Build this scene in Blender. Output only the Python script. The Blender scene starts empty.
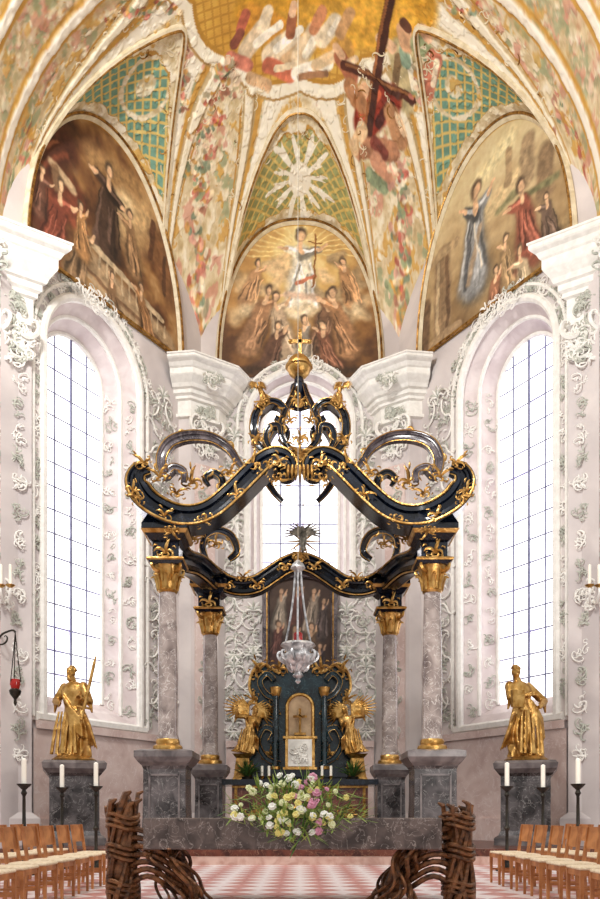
import bpy, bmesh, math, random
import numpy as np
from mathutils import Vector, Matrix
random.seed(7)
F=800.0; CZ=.96; HY=816.0
def P(px,py,d): return ((px-300)/F*d, d, CZ+(HY-py)/F*d)
def lin(c): return tuple((x/255.0)**2.2 for x in c)
scene=bpy.context.scene
scene.view_settings.view_transform='Standard'
COL=scene.collection
# ---------------------------------------------------------------- mesh builder
class MB:
    def __init__(s): s.v=[]; s.f=[]
    def add(s,vs,fs):
        o=len(s.v); s.v+=[tuple(float(c) for c in p) for p in vs]; s.f+=[tuple(i+o for i in f) for f in fs]; return s
    def join(s,m,M=None):
        return s.add([tuple(M@Vector(p)) for p in m.v] if M is not None else m.v, m.f)
    def mir(s):
        m=MB(); m.v=[(-x,y,z) for x,y,z in s.v]; m.f=[tuple(reversed(f)) for f in s.f]; return m
    def box(s,c,sz,rz=0):
        hx,hy,hz=[k/2 for k in sz]; ca,sa=math.cos(rz),math.sin(rz); vs=[]
        for z in(-hz,hz):
            for x,y in((-hx,-hy),(hx,-hy),(hx,hy),(-hx,hy)):
                vs.append((c[0]+x*ca-y*sa,c[1]+x*sa+y*ca,c[2]+z))
        return s.add(vs,[(3,2,1,0),(4,5,6,7),(0,1,5,4),(1,2,6,5),(2,3,7,6),(3,0,4,7)])
    def loft(s,rings,cap=True,closed=True):
        n=len(rings[0]); vs=[p for r in rings for p in r]; fs=[]
        for i in range(len(rings)-1):
            for j in range(n if closed else n-1):
                k=(j+1)%n; fs.append((i*n+j,i*n+k,(i+1)*n+k,(i+1)*n+j))
        if cap: fs.append(tuple(reversed(range(n)))); fs.append(tuple((len(rings)-1)*n+j for j in range(n)))
        return s.add(vs,fs)
    def lathe(s,prof,c,n=20,ph=0,k=1.0,sx=1,sy=1):
        rings=[[(c[0]+r*k*sx*math.cos(ph+2*math.pi*j/n),c[1]+r*k*sy*math.sin(ph+2*math.pi*j/n),c[2]+z) for j in range(n)] for r,z in prof]
        return s.loft(rings)
    def sq(s,prof,c,sx=1,sy=1,rz=0):
        return s.lathe(prof,c,4,math.pi/4+rz,math.sqrt(2),sx,sy)
    def tube(s,pts,rad,n=6,flat=1.0,fax=None):
        pts=[Vector(p) for p in pts]; N=len(pts)
        if not hasattr(rad,'__len__'): rad=[rad]*N
        T=[(pts[min(i+1,N-1)]-pts[max(i-1,0)]) for i in range(N)]
        T=[t.normalized() if t.length>1e-9 else Vector((0,0,1)) for t in T]
        up=Vector(fax) if fax else (Vector((0,0,1)) if abs(T[0].z)<.9 else Vector((1,0,0)))
        a=(up-T[0]*up.dot(T[0])).normalized(); rings=[]
        for i in range(N):
            if fax: up=Vector(fax); a2=up-T[i]*up.dot(T[i])
            else: a2=a-T[i]*a.dot(T[i])
            if a2.length>1e-6: a=a2.normalized()
            b=T[i].cross(a); r=max(rad[i],1e-4)
            rings.append([tuple(pts[i]+a*(r*flat*math.cos(2*math.pi*j/n))+b*(r*math.sin(2*math.pi*j/n))) for j in range(n)])
        return s.loft(rings)
    def ell(s,c,r,n=12,m=8,M=None):
        if not hasattr(r,'__len__'): r=(r,r,r)
        rings=[]
        for i in range(m+1):
            th=math.pi*i/m; th=min(max(th,.02),math.pi-.02); ring=[]
            for j in range(n):
                p=Vector((r[0]*math.sin(th)*math.cos(2*math.pi*j/n),r[1]*math.sin(th)*math.sin(2*math.pi*j/n),-r[2]*math.cos(th)))
                if M is not None: p=M@p
                ring.append((c[0]+p.x,c[1]+p.y,c[2]+p.z))
            rings.append(ring)
        return s.loft(rings)
WP={}
def reg(o,parent,label,cat,kind,group):
    COL.objects.link(o)
    if parent is not None: o.parent=parent
    if label: o['label']=label
    if cat: o['category']=cat
    if kind: o['kind']=kind
    if group: o['group']=group
def thing(name,loc,label,cat,group=None,kind=None):
    o=bpy.data.objects.new(name,None); o.empty_display_size=.2; o.location=loc; WP[o.name]=tuple(loc)
    reg(o,None,label,cat,kind,group); return o
def mk(name,mb,mat,parent=None,label=None,cat=None,kind=None,group=None,smooth=True,sharp=38,cols=None):
    V=np.array(mb.v,dtype=np.float64)
    if parent is None: org=np.array([(V[:,0].min()+V[:,0].max())/2,(V[:,1].min()+V[:,1].max())/2,V[:,2].min()])
    else: org=np.array(WP[parent.name])
    me=bpy.data.meshes.new(name); me.from_pydata((V-org).tolist(),[],mb.f); me.update()
    if smooth:
        me.shade_smooth()
        if sharp: me.set_sharp_from_angle(angle=math.radians(sharp))
    if cols is not None:
        at=me.color_attributes.new('Col','FLOAT_COLOR','POINT')
        c4=np.ones((len(V),4)); c4[:,:3]=cols; at.data.foreach_set('color',c4.ravel())
    me.materials.append(mat)
    o=bpy.data.objects.new(name,me)
    if parent is None: o.location=org.tolist()
    WP[o.name]=tuple(org)
    reg(o,parent,label,cat,kind,group); return o
def copy_thing(root,loc,rz=0,label=None):
    n=root.copy(); n.location=loc; n.rotation_euler=(0,0,rz); COL.objects.link(n)
    if label: n['label']=label
    for c in list(root.children):
        d=c.copy(); d.parent=n; COL.objects.link(d)
    return n
# ---------------------------------------------------------------- materials
def mat(name,c1,c2=None,rough=.5,metal=0,scale=3,bump=0,bscale=20,vein=None,detail=5,lo=.35,hi=.65,emit=0,spec=None):
    m=bpy.data.materials.new(name); m.use_nodes=True; nt=m.node_tree; N=nt.nodes; L=nt.links
    b=N['Principled BSDF']; b.inputs['Roughness'].default_value=rough; b.inputs['Metallic'].default_value=metal
    if spec is not None: b.inputs['Specular IOR Level'].default_value=spec
    tc=N.new('ShaderNodeTexCoord')
    no=N.new('ShaderNodeTexNoise'); no.inputs['Scale'].default_value=scale; no.inputs['Detail'].default_value=detail; no.inputs['Distortion'].default_value=.6
    L.new(tc.outputs['Object'],no.inputs['Vector'])
    cr=N.new('ShaderNodeValToRGB'); cr.color_ramp.elements[0].position=lo; cr.color_ramp.elements[1].position=hi
    cr.color_ramp.elements[0].color=(*lin(c1),1); cr.color_ramp.elements[1].color=(*lin(c2 or c1),1)
    L.new(no.outputs['Fac'],cr.inputs['Fac']); out=cr.outputs['Color']
    if vein:
        n2=N.new('ShaderNodeTexNoise'); n2.inputs['Scale'].default_value=scale*1.3; n2.inputs['Detail'].default_value=8; n2.inputs['Distortion'].default_value=1.6
        L.new(tc.outputs['Object'],n2.inputs['Vector'])
        r2=N.new('ShaderNodeValToRGB'); e=r2.color_ramp.elements; e[0].position=.485; e[0].color=(0,0,0,1); e[1].position=.5; e[1].color=(.7,.7,.7,1); k=e.new(.515); k.color=(0,0,0,1)
        L.new(n2.outputs['Fac'],r2.inputs['Fac'])
        mx=N.new('ShaderNodeMix'); mx.data_type='RGBA'; mx.inputs[7].default_value=(*lin(vein),1)
        L.new(r2.outputs['Color'],mx.inputs[0]); L.new(out,mx.inputs[6]); out=mx.outputs[2]
    L.new(out,b.inputs['Base Color'])
    if bump:
        n3=N.new('ShaderNodeTexNoise'); n3.inputs['Scale'].default_value=bscale; n3.inputs['Detail'].default_value=4
        L.new(tc.outputs['Object'],n3.inputs['Vector'])
        bp=N.new('ShaderNodeBump'); bp.inputs['Strength'].default_value=bump; bp.inputs['Distance'].default_value=.05
        L.new(n3.outputs['Fac'],bp.inputs['Height']); L.new(bp.outputs['Normal'],b.inputs['Normal'])
    if emit:
        L.new(out,b.inputs['Emission Color']); b.inputs['Emission Strength'].default_value=emit
    return m
def colmat(name,rough=.7,bump=.3,bscale=12,ov=.35):
    m=bpy.data.materials.new(name); m.use_nodes=True; nt=m.node_tree; N=nt.nodes; L=nt.links
    b=N['Principled BSDF']; b.inputs['Roughness'].default_value=rough
    a=N.new('ShaderNodeVertexColor'); a.layer_name='Col'
    tc=N.new('ShaderNodeTexCoord'); n3=N.new('ShaderNodeTexNoise'); n3.inputs['Scale'].default_value=bscale; n3.inputs['Detail'].default_value=5
    L.new(tc.outputs['Object'],n3.inputs['Vector'])
    mx=N.new('ShaderNodeMix'); mx.data_type='RGBA'; mx.blend_type='OVERLAY'; mx.inputs[0].default_value=ov
    L.new(a.outputs['Color'],mx.inputs[6]); L.new(n3.outputs['Fac'],mx.inputs[7]); L.new(mx.outputs[2],b.inputs['Base Color'])
    bp=N.new('ShaderNodeBump'); bp.inputs['Strength'].default_value=bump; bp.inputs['Distance'].default_value=.04
    L.new(n3.outputs['Fac'],bp.inputs['Height']); L.new(bp.outputs['Normal'],b.inputs['Normal'])
    return m
def tilemat():
    m=bpy.data.materials.new('floor_tile'); m.use_nodes=True; nt=m.node_tree; N=nt.nodes; L=nt.links
    b=N['Principled BSDF']; b.inputs['Roughness'].default_value=.3
    tc=N.new('ShaderNodeTexCoord'); mp=N.new('ShaderNodeMapping'); mp.inputs['Rotation'].default_value=(0,0,math.radians(45))
    L.new(tc.outputs['Object'],mp.inputs['Vector'])
    ch=N.new('ShaderNodeTexChecker'); ch.inputs['Scale'].default_value=2.6
    ch.inputs['Color1'].default_value=(*lin((232,220,218)),1); ch.inputs['Color2'].default_value=(*lin((192,136,130)),1)
    L.new(mp.outputs['Vector'],ch.inputs['Vector'])
    no=N.new('ShaderNodeTexNoise'); no.inputs['Scale'].default_value=4; L.new(tc.outputs['Object'],no.inputs['Vector'])
    mx=N.new('ShaderNodeMix'); mx.data_type='RGBA'; mx.blend_type='OVERLAY'; mx.inputs[0].default_value=.4
    L.new(ch.outputs['Color'],mx.inputs[6]); L.new(no.outputs['Fac'],mx.inputs[7]); L.new(mx.outputs[2],b.inputs['Base Color'])
    return m
GOLD=mat('gilding',(152,108,50),(210,168,102),rough=.34,metal=.85,scale=5,bump=.3,bscale=14)
GOLDD=mat('dark_gilding',(112,78,38),(190,146,82),rough=.4,metal=.8,scale=7,bump=.35,bscale=14)
BLACK=mat('dark_blue_marble',(4,6,12),(16,24,38),rough=.16,scale=2.5,vein=(50,58,72))
TEALM=mat('blue_green_marble',(6,16,20),(28,52,60),rough=.16,scale=3,vein=(74,100,104))
GREYM=mat('grey_violet_marble',(54,48,54),(112,102,104),rough=.2,scale=3,vein=(160,152,150))
COLM=mat('column_marble',(100,86,82),(180,166,158),rough=.2,scale=2.6,vein=(224,216,208),detail=10,lo=.3,hi=.7)
PEDM=mat('pedestal_marble',(38,34,34),(96,90,90),rough=.22,scale=3,vein=(150,146,142),detail=10)
PEDL=mat('pedestal_moulding_marble',(80,74,74),(124,116,114),rough=.3,scale=4)
WALL=mat('wall_plaster',(192,183,181),(217,208,204),rough=.8,scale=.6,bump=.1,bscale=5)
STUC=mat('stucco_white',(226,223,215),(241,238,231),rough=.6,scale=6,bump=.08,bscale=10)
STUG=mat('stucco_grey',(162,165,152),(200,200,188),rough=.6,scale=6,bump=.2,bscale=10)
STUV=mat('stucco_cream',(206,190,154),(234,222,192),rough=.6,scale=4,bump=.15,bscale=10)
PINK=mat('pink_stucco_marble',(198,172,164),(220,200,192),rough=.45,scale=1.6,vein=(232,220,216))
SPLAY=mat('reveal_plaster',(204,190,188),(224,213,210),rough=.7,scale=2)
LEAD=mat('window_lead',(108,110,140),(140,142,166),rough=.6)
GLASS=mat('daylight_glass',(214,206,248),(255,255,255),rough=.3,scale=.8,emit=2.0,lo=.3,hi=.5)
SILV=mat('silver',(130,130,132),(222,222,222),rough=.3,metal=.55,scale=8,bump=.3,bscale=22)
SILVD=mat('tarnished_silver',(70,66,62),(150,142,128),rough=.35,metal=.8,scale=8,bump=.4,bscale=22)
WOOD=mat('chair_beech',(150,92,50),(192,130,80),rough=.45,scale=6)
WEAVE=mat('chair_seat_rush',(214,190,154),(234,216,186),rough=.8,scale=30,bump=.4,bscale=60)
BRONZ=mat('bronze_roots',(60,38,24),(138,92,58),rough=.4,metal=.35,scale=9,bump=.6,bscale=16)
SLAB=mat('altar_slab_marble',(62,52,48),(112,98,92),rough=.22,scale=5,vein=(186,174,166),detail=9)
REDM=mat('red_brown_marble',(60,28,22),(108,60,46),rough=.3,scale=4,vein=(170,130,106))
STEP=mat('step_marble',(176,136,122),(202,170,156),rough=.4,scale=5)
IRON=mat('wrought_iron',(30,28,26),(62,56,46),rough=.45,metal=.6,scale=8)
CANDLE=mat('candle_wax',(236,228,210),(246,242,230),rough=.5)
REDG=mat('red_glass',(120,14,12),(170,34,26),rough=.15)
GREEN=mat('leaf_green',(96,128,52),(178,196,104),rough=.6,scale=8)
DGREEN=mat('dark_leaf_green',(40,72,32),(92,128,58),rough=.6,scale=8)
FRESCO=colmat('fresco_paint',.75,.12,6,.25)
VAULTM=colmat('vault_stucco_paint',.7,.25,5,.28)
TILE=tilemat()
# ---------------------------------------------------------------- numpy noise / painting
RL=[np.random.default_rng(100+i).random((64,64)) for i in range(12)]
def vn(x,y,k=0):
    x=np.asarray(x,float); y=np.asarray(y,float)
    xi=np.floor(x).astype(int); yi=np.floor(y).astype(int); fx=x-xi; fy=y-yi
    fx=fx*fx*(3-2*fx); fy=fy*fy*(3-2*fy); g=RL[k%12]
    a=g[xi%64,yi%64]; b=g[(xi+1)%64,yi%64]; c=g[xi%64,(yi+1)%64]; d=g[(xi+1)%64,(yi+1)%64]
    return (a*(1-fx)+b*fx)*(1-fy)+(c*(1-fx)+d*fx)*fy
def fbm(x,y,k=0,o=4):
    s=0;a=.5;t=0
    for i in range(o): s=s+a*vn(x*2**i+i*7.3,y*2**i+i*3.1,k+i); t+=a; a*=.55
    return s/t
def ss(a,b,x): t=np.clip((x-a)/(b-a),0,1); return t*t*(3-2*t)
def mixc(A,col,al): return A*(1-al[:,None])+np.array(col,float)[None,:]*al[:,None]
def palette(n,cols):
    c=np.array(cols,float); t=np.linspace(0,1,len(cols)); n=np.clip(n,0,1)
    return np.stack([np.interp(n,t,c[:,i]) for i in range(3)],1)
class Canvas:
    def __init__(s,a,b,base,warp=.08,ws=3.0):
        s.a=a+(fbm(a*ws,b*ws,1)-.5)*warp*2; s.b=b+(fbm(a*ws+9,b*ws+4,3)-.5)*warp*2; s.c=base
        s.n=fbm(a*7,b*7,5)
    def cap(s,x0,y0,x1,y1,r,col,r1=None,soft=.55,al=1):
        r1=r if r1 is None else r1; dx,dy=x1-x0,y1-y0; L=max(dx*dx+dy*dy,1e-9)
        t=np.clip(((s.a-x0)*dx+(s.b-y0)*dy)/L,0,1); d=np.hypot(s.a-x0-t*dx,s.b-y0-t*dy); R=(r+(r1-r)*t)*1.06
        k=ss(0,1,(R-d)/(R*soft+1e-9))*al
        col=np.array(col,float)
        shade=.7+.6*s.n
        s.c=s.c*(1-k[:,None])+(col[None,:]*shade[:,None])*k[:,None]
    def fig(s,x,y,h,robe,skin=(218,176,136),lean=0,arm=0,arm2=None,dark=None,seed=1):
        r=random.Random(int(x*100+y*37)); h*=1.26
        dark=dark or tuple(c*.55 for c in robe); hi=tuple(min(255,c*1.3+16) for c in robe)
        tx,ty=x+lean*h*.6,y+h*.66
        s.cap(x,y+.05*h,tx,ty-.03*h,h*.29,dark,h*.15,soft=.8,al=.85)
        s.cap(x-.02*h,y+.06*h,tx,ty-.02*h,h*.22,robe,h*.12)
        for i in range(8):
            o=r.uniform(-.2,.2)*h; o2=o*.5+r.uniform(-.06,.06)*h
            s.cap(x+o,y+r.uniform(-.02,.15)*h,tx+o2,ty-r.uniform(.0,.3)*h,h*r.uniform(.02,.05),hi if i%2 else dark,h*.012,soft=.9,al=.8)
        for i,an in enumerate((arm,arm2)):
            if an is not None:
                ex,ey=tx+math.cos(an)*h*.2,ty-.02*h+math.sin(an)*h*.15
                s.cap(tx,ty-.03*h,ex,ey,h*.085,robe if i==0 else dark,h*.06)
                s.cap(tx,ty,ex,ey+.01*h,h*.03,hi,h*.02)
                s.cap(ex,ey,ex+math.cos(an+.3)*h*.1,ey+math.sin(an+.3)*h*.1,h*.035,skin,h*.022)
        hx,hy=tx+lean*h*.12,y+h*.83
        s.cap(tx,ty,hx,hy,h*.04,skin)
        s.cap(hx,hy+.02*h,hx,hy+.05*h,h*.085,tuple(c*.42 for c in skin))
        s.cap(hx+.012*h,hy,hx+.01*h,hy+.03*h,h*.055,skin)
# ---------------------------------------------------------------- room frames
A=(-3.1,25.0); Bp=(-6.95,18.8); CY=18.9; RD=7.0; ZS=14.4; HH=7.2
L_=math.hypot(Bp[0]-A[0],Bp[1]-A[1]); DX,DY=(Bp[0]-A[0])/L_,(Bp[1]-A[1])/L_
class Fr:
    def __init__(s,O,d,n): s.O=O;s.d=d;s.n=n
    def __call__(s,u,z,off=0): return (s.O[0]+s.d[0]*u+s.n[0]*off, s.O[1]+s.d[1]*u+s.n[1]*off, z)
FL=Fr(A,(DX,DY),(-DY,DX)); FR=Fr((-A[0],A[1]),(-DX,DY),(DY,DX)); FB=Fr((0,25),(1,0),(0,-1))
def arch_outline(sc,hw,zb,sp,n=24,rise=None):
    rise=rise or hw
    o=[(sc-hw,zb),(sc-hw,sp)]
    o+=[(sc-hw*math.cos(math.pi*i/n),sp+rise*math.sin(math.pi*i/n)) for i in range(1,n)]
    o+=[(sc+hw,sp),(sc+hw,zb)]; return o
def wall(name,fr,s0,s1,z0,z1,sc,hw,zb,sp):
    m=MB(); q=lambda a,b,c,d:m.add([fr(*a),fr(*b),fr(*c),fr(*d)],[(0,1,2,3)])
    q((s0,z0),(sc-hw,z0),(sc-hw,z1),(s0,z1)); q((sc+hw,z0),(s1,z0),(s1,z1),(sc+hw,z1)); q((sc-hw,z0),(sc+hw,z0),(sc+hw,zb),(sc-hw,zb))
    o=arch_outline(sc,hw,zb,sp)[1:-1]
    for a,b in zip(o[:-1],o[1:]): q(a,b,(b[0],z1),(a[0],z1))
    return mk(name,m,WALL,kind='structure',smooth=False)
def window(i,fr,sc,hw,zb,sp,ohw,ozb,osp,rec,hstep,nv=3):
    O=arch_outline(sc,ohw,ozb,osp); I=arch_outline(sc,hw,zb,sp)
    w=thing('window_%d'%i,fr(sc,zb,-rec),None,None,kind='structure')
    m=MB()
    mids=[((a[0]*.45+b[0]*.55),(a[1]*.45+b[1]*.55)) for a,b in zip(O,I)]
    for off0,R0,off1,R1 in ((0,O,-rec*.45,mids),(-rec*.45,mids,-rec,I)):
        n=len(R0)
        for k in range(n):
            j=(k+1)%n; m.add([fr(*R0[k],off0),fr(*R0[j],off0),fr(*R1[j],off1),fr(*R1[k],off1)],[(0,1,2,3)])
    mk('window_reveal',m,SPLAY,w,smooth=False)
    m=MB()
    m.tube([fr(*p,.03) for p in O],.11,8); 
    O2=arch_outline(sc,ohw+.3,ozb,osp); m.tube([fr(*p,.02) for p in O2],.06,6)
    m.tube([fr(*p,-rec*.45) for p in mids],.06,6)
    m.tube([fr(*p,-rec+.03) for p in I],.07,6)
    mk('window_frame',m,STUC,w)
    m=MB(); m.add([fr(*p,-rec-.02) for p in I],[tuple(range(len(I)))]); mk('glass_pane',m,GLASS,w,smooth=False)
    m=MB(); z=zb+hstep
    def hwz(z): return hw if z<=sp else math.sqrt(max(0,hw*hw-(z-sp)**2))
    while z<sp+hw-.05:
        h=hwz(z); a=fr(sc-h,z,-rec+.02); b=fr(sc+h,z,-rec+.02); m.tube([a,b],.02,4); z+=hstep
    for k in range(1,nv+1):
        u=-hw+2*hw*k/(nv+1); zt=sp+math.sqrt(hw*hw-u*u); m.tube([fr(sc+u,zb,-rec+.02),fr(sc+u,zt,-rec+.02)],.024 if k!=2 else .04,4)
    mk('lead_lattice',m,LEAD,w); 
    m=MB(); m.tube([fr(sc-ohw-.2,ozb,.02),fr(sc+ohw+.2,ozb,.02)],.13,6); mk('window_sill',m,STUC,w)
wall('wall_left',FL,0,L_+.1,0,20.2,4.47,1.72,3.4,12.73); wall('wall_right',FR,0,L_+.1,0,20.2,4.47,1.72,3.4,12.73)
wall('wall_back',FB,-3.1,3.1,0,20.2,0,1.65,8.0,13.25)
window(1,FL,4.47,1.12,4.1,12.78,1.72,3.4,12.73,.9,.62)
window(2,FB,0,1.25,8.5,13.3,1.65,8.0,13.25,.8,.62)
window(3,FR,4.47,1.12,4.1,12.78,1.72,3.4,12.73,.9,.62)
m=MB(); m.box((0,12,-.1),(20,28,.2)); mk('floor',m,TILE,kind='structure',smooth=False)
m=MB(); m.add([(-6.3,15.7,0),(6.3,15.7,0),(6.3,19.5,0),(3.2,24.9,0),(-3.2,24.9,0),(-6.3,19.5,0),(-6.3,15.7,.15),(6.3,15.7,.15),(6.3,19.5,.15),(3.2,24.9,.15),(-3.2,24.9,.15),(-6.3,19.5,.15)],
 [tuple(range(6,12))]+[(i,(i+1)%6,6+(i+1)%6,6+i) for i in range(6)])
mk('trim_1',m,STEP,kind='structure',smooth=False)
m=MB(); m.add([(x,y,z) for z in(.15,.3) for x,y in((-6.2,16.05),(6.2,16.05),(6.2,19.5),(3.1,24.85),(-3.1,24.85),(-6.2,19.5))],
 [tuple(range(6,12))]+[(i,(i+1)%6,6+(i+1)%6,6+i) for i in range(6)])
mk('trim_2',m,REDM,kind='structure',smooth=False)
def offpath(path,o):
    res=[]; n=len(path)
    for i in range(n):
        ds=[]
        if i>0: ds.append((path[i][0]-path[i-1][0],path[i][1]-path[i-1][1]))
        if i<n-1: ds.append((path[i+1][0]-path[i][0],path[i+1][1]-path[i][1]))
        ns=[]
        for d in ds:
            l=math.hypot(*d); ns.append((d[1]/l,-d[0]/l))
        if len(ns)==2:
            bx,by=ns[0][0]+ns[1][0],ns[0][1]+ns[1][1]; k=2/(bx*bx+by*by); k=min(k,1.6); bx*=k;by*=k
        else: bx,by=ns[0]
        res.append((path[i][0]+bx*o,path[i][1]+by*o))
    return res
def mould(path,prof,k=1.0):
    m=MB(); rows=[[(x,y,z) for x,y in offpath(path,o*k)] for o,z in prof]
    m.loft(rows,cap=False,closed=False); return m
CORN=[(0,12.7),(.12,12.74),(.12,12.86),(.04,12.9),(.04,13.4),(.14,13.44),(.14,13.54),(.24,13.6),(.24,13.74),(.34,13.78),(.4,13.9),(.58,14.1),(.6,14.14),(.6,14.34),(.66,14.38),(.74,14.5),(.86,14.56),(.9,14.6),(.9,14.68),(.94,14.7),(.94,14.75),(-.4,14.8)]
CORNA=[(o,14.5-(14.8-z)*.76) for o,z in CORN]
def wp(u,off): p=FL(u,0,off); return (p[0],p[1])
pathA=[wp(1.1,-.1),wp(.9,.34),(-2.52,24.58),(-2.28,25.1)]
pathB=[(-9.6,18.95),(-7.05,18.95),wp(6.62,.14),wp(6.6,-.2)]
for nm,path in (('A',pathA),('B',pathB)):
    for mi in (0,1):
        b=mould(path,[(0,0),(.12,.02),(.12,.9),(.04,1.0),(0,1.05),(0,14.2)])
        c=mould(path,CORNA if nm=='A' else CORN,.92 if nm=='A' else .62)
        if mi: b=b.mir(); c=c.mir()
        side='left' if not mi else 'right'
        mk('wall_%s_pier'%side,b,WALL,kind='structure',smooth=False)
        mk('trim_%d'%(3+mi+(2 if nm=='B' else 0)),c,STUC,kind='structure',smooth=False)
k=10
PF=((pathA[1],pathA[2]),((-7.5,18.95),(-6.95,18.95)),(pathB[1],pathB[2]))
for mi in (0,1):
    for (p,q) in PF[:2]:
        m=MB(); l=math.hypot(q[0]-p[0],q[1]-p[1]); n=((q[1]-p[1])/l,-(q[0]-p[0])/l)
        def ptx(t,z,o): return (p[0]+(q[0]-p[0])*t+n[0]*o,p[1]+(q[1]-p[1])*t+n[1]*o,z)
        m.add([ptx(.14,1.6,.05),ptx(.86,1.6,.05),ptx(.86,11.6,.05),ptx(.14,11.6,.05),ptx(.14,1.6,0),ptx(.86,1.6,0),ptx(.86,11.6,0),ptx(.14,11.6,0)],[(0,1,2,3),(0,1,5,4),(1,2,6,5),(2,3,7,6),(3,0,4,7)])
        if mi: m=m.mir()
        mk('trim_%d'%k,m,PINK,kind='structure',smooth=False); k+=1
for i,(fr,s0,s1) in enumerate(((FL,1.2,6.5),(FR,1.2,6.5),(FB,-2.3,2.3))):
    m=MB()
    for z0,z1,o in ((0,.9,.12),(.9,3.1,.06),(3.1,3.3,.14)):
        m.add([fr(s0,z0,o),fr(s1,z0,o),fr(s1,z1,o),fr(s0,z1,o),fr(s0,z1,0),fr(s1,z1,0)],[(0,1,2,3),(3,2,5,4)])
    mk(('baseboard_left','baseboard_right','baseboard_back')[i],m,PINK,kind='structure',smooth=False)
# ---------------------------------------------------------------- vault
def zdome(x,y): return ZS+HH*np.sqrt(np.clip(1-(np.hypot(x,y-CY)/RD)**2,0,1))
LUN={'b':(FB,0.0,2.55),'l':(FL,3.88,2.85),'r':(FR,3.88,2.85)}
def EXf(fr): return 2.35 if fr is FB else 2.05
def ztun(fr,sc,wl,x,y):
    u=(x-fr.O[0])*fr.d[0]+(y-fr.O[1])*fr.d[1]-sc; v=(x-fr.O[0])*fr.n[0]+(y-fr.O[1])*fr.n[1]
    EX=EXf(fr); e=np.clip(1-np.abs(u/wl)**EX,0,1)**(1/EX)
    sl=.44 if fr is FB else .487
    z=14.65+4.85*e+sl*v; z=np.where((np.abs(u)<wl)&(v<3.2),z,-50); return z,u,v
def hit(px,py):
    for i in range(400):
        d=26-i*.025; x=(px-300)/F*d; z=CZ+(HY-py)/F*d
        zz=float(zdome(x,d)) if d>CY else float(ZS+HH*math.sqrt(max(0,1-(x/RD)**2)))
        if z<zz: return x,d
    return x,d
strokes=[]
def S(*a): strokes.append(a)
for a in ((262,8,410,2,30,(206,152,50)),(285,36,400,28,22,(214,162,62)),(250,20,290,40,14,(204,142,54)),(330,54,345,50,10,(202,152,76)),
          (246,52,262,30,9,(212,190,156)),(262,30,268,12,6,(236,218,184)),(256,44,280,26,4,(250,240,216)),(270,56,292,40,10,(224,206,174)),(276,50,300,30,4,(252,244,222)),(286,64,304,52,9,(200,166,124)),(300,58,314,34,10,(218,194,156)),(306,54,318,34,4,(250,240,214)),(314,30,322,12,6,(198,134,94)),(322,40,336,22,8,(230,212,178)),(330,34,338,20,3,(250,240,216)),(340,34,350,14,6,(194,150,102)),
          (240,30,246,14,5,(180,98,74)),(234,44,240,34,5,(130,74,58)),(290,34,292,18,5,(160,100,68)),(292,14,294,6,4,(226,186,148)),(268,66,290,76,7,(196,110,82)),(276,70,296,64,3,(236,214,176)),(296,74,328,64,6,(244,236,214)),(300,78,326,74,3,(160,118,84)),(316,66,336,56,5,(218,190,148)),
          (230,58,248,66,6,(196,120,98)),(222,70,236,80,6,(222,198,168)),(250,78,268,86,5,(208,170,128)),(340,58,352,76,7,(166,102,72)),(336,48,342,56,4,(218,176,136)),(344,66,356,60,3,(236,206,166)),
          (402,56,408,94,15,(184,168,124)),(398,58,394,92,4,(122,98,68)),(408,56,415,90,4,(238,228,200)),(404,50,406,62,6,(140,162,136)),(404,32,406,44,8,(210,164,124)),(404,24,407,28,5,(92,58,42)),(392,48,380,40,5,(216,176,138)),(418,44,434,66,9,(146,154,114)),(424,30,427,38,6,(218,176,140)),(434,62,426,94,9,(194,120,94)),(437,66,433,88,3,(238,218,186)),
          (388,98,366,120,14,(134,50,34)),(378,96,362,116,4,(188,94,62)),(392,104,378,124,4,(76,34,26)),(364,90,360,99,6,(216,172,132)),(392,114,400,138,9,(172,126,88)),(398,118,404,132,4,(230,198,158)),(350,86,362,106,7,(170,120,80)),
          (394,-16,366,144,5,(70,38,26)),(390,-12,363,140,1.5,(140,88,52)),(344,66,412,100,4.2,(78,42,28)),(346,65,410,97,1.2,(140,92,56)),(360,148,392,152,8,(170,120,88)),(374,142,384,154,5,(120,62,50)),(362,130,354,146,6,(210,178,136)),(376,160,388,176,6,(200,144,112)),(370,176,384,188,5,(134,146,112))): S(*a)
NMAIN=len(strokes)
rs=random.Random(3)
cols=[(200,124,106),(186,96,80),(212,156,136),(138,152,112),(196,146,80),(228,208,174),(164,152,122),(198,144,66),(164,108,84),(238,226,198),(120,136,110),(232,210,170)]
def gar(p,q,n,w):
    for i in range(n):
        t=(i+.5)/n; wv=math.sin(t*14)*w*.45; nx_=-(q[1]-p[1]); ny_=(q[0]-p[0]); l=math.hypot(nx_,ny_); nx_/=l; ny_/=l
        o=wv+rs.gauss(0,w*.35); x=p[0]+(q[0]-p[0])*t+nx_*o; y=p[1]+(q[1]-p[1])*t+ny_*o
        a=rs.uniform(0,6.28); l2=rs.uniform(1,5); S(x,y,x+math.cos(a)*l2,y+math.sin(a)*l2,rs.uniform(1.2,2.8),rs.choice(cols))
for (p,q,n,w) in (((199,330),(198,200),110,9),((198,200),(206,120),100,14),((206,120),(232,60),100,16),((401,330),(402,200),110,9),((402,200),(398,160),50,12),((62,8),(8,190),130,16),((538,8),(592,190),130,16),((30,8),(4,90),60,14),((570,8),(596,90),60,14),((90,10),(180,8),60,9),((450,8),(560,10),50,9),((182,110),(186,50),40,6),((418,110),(418,60),40,6)): gar(p,q,n,w)
HS=[(hit(s_[0],s_[1]),hit(s_[2],s_[3]),s_[4],s_[5]) for s_ in strokes]
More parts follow.
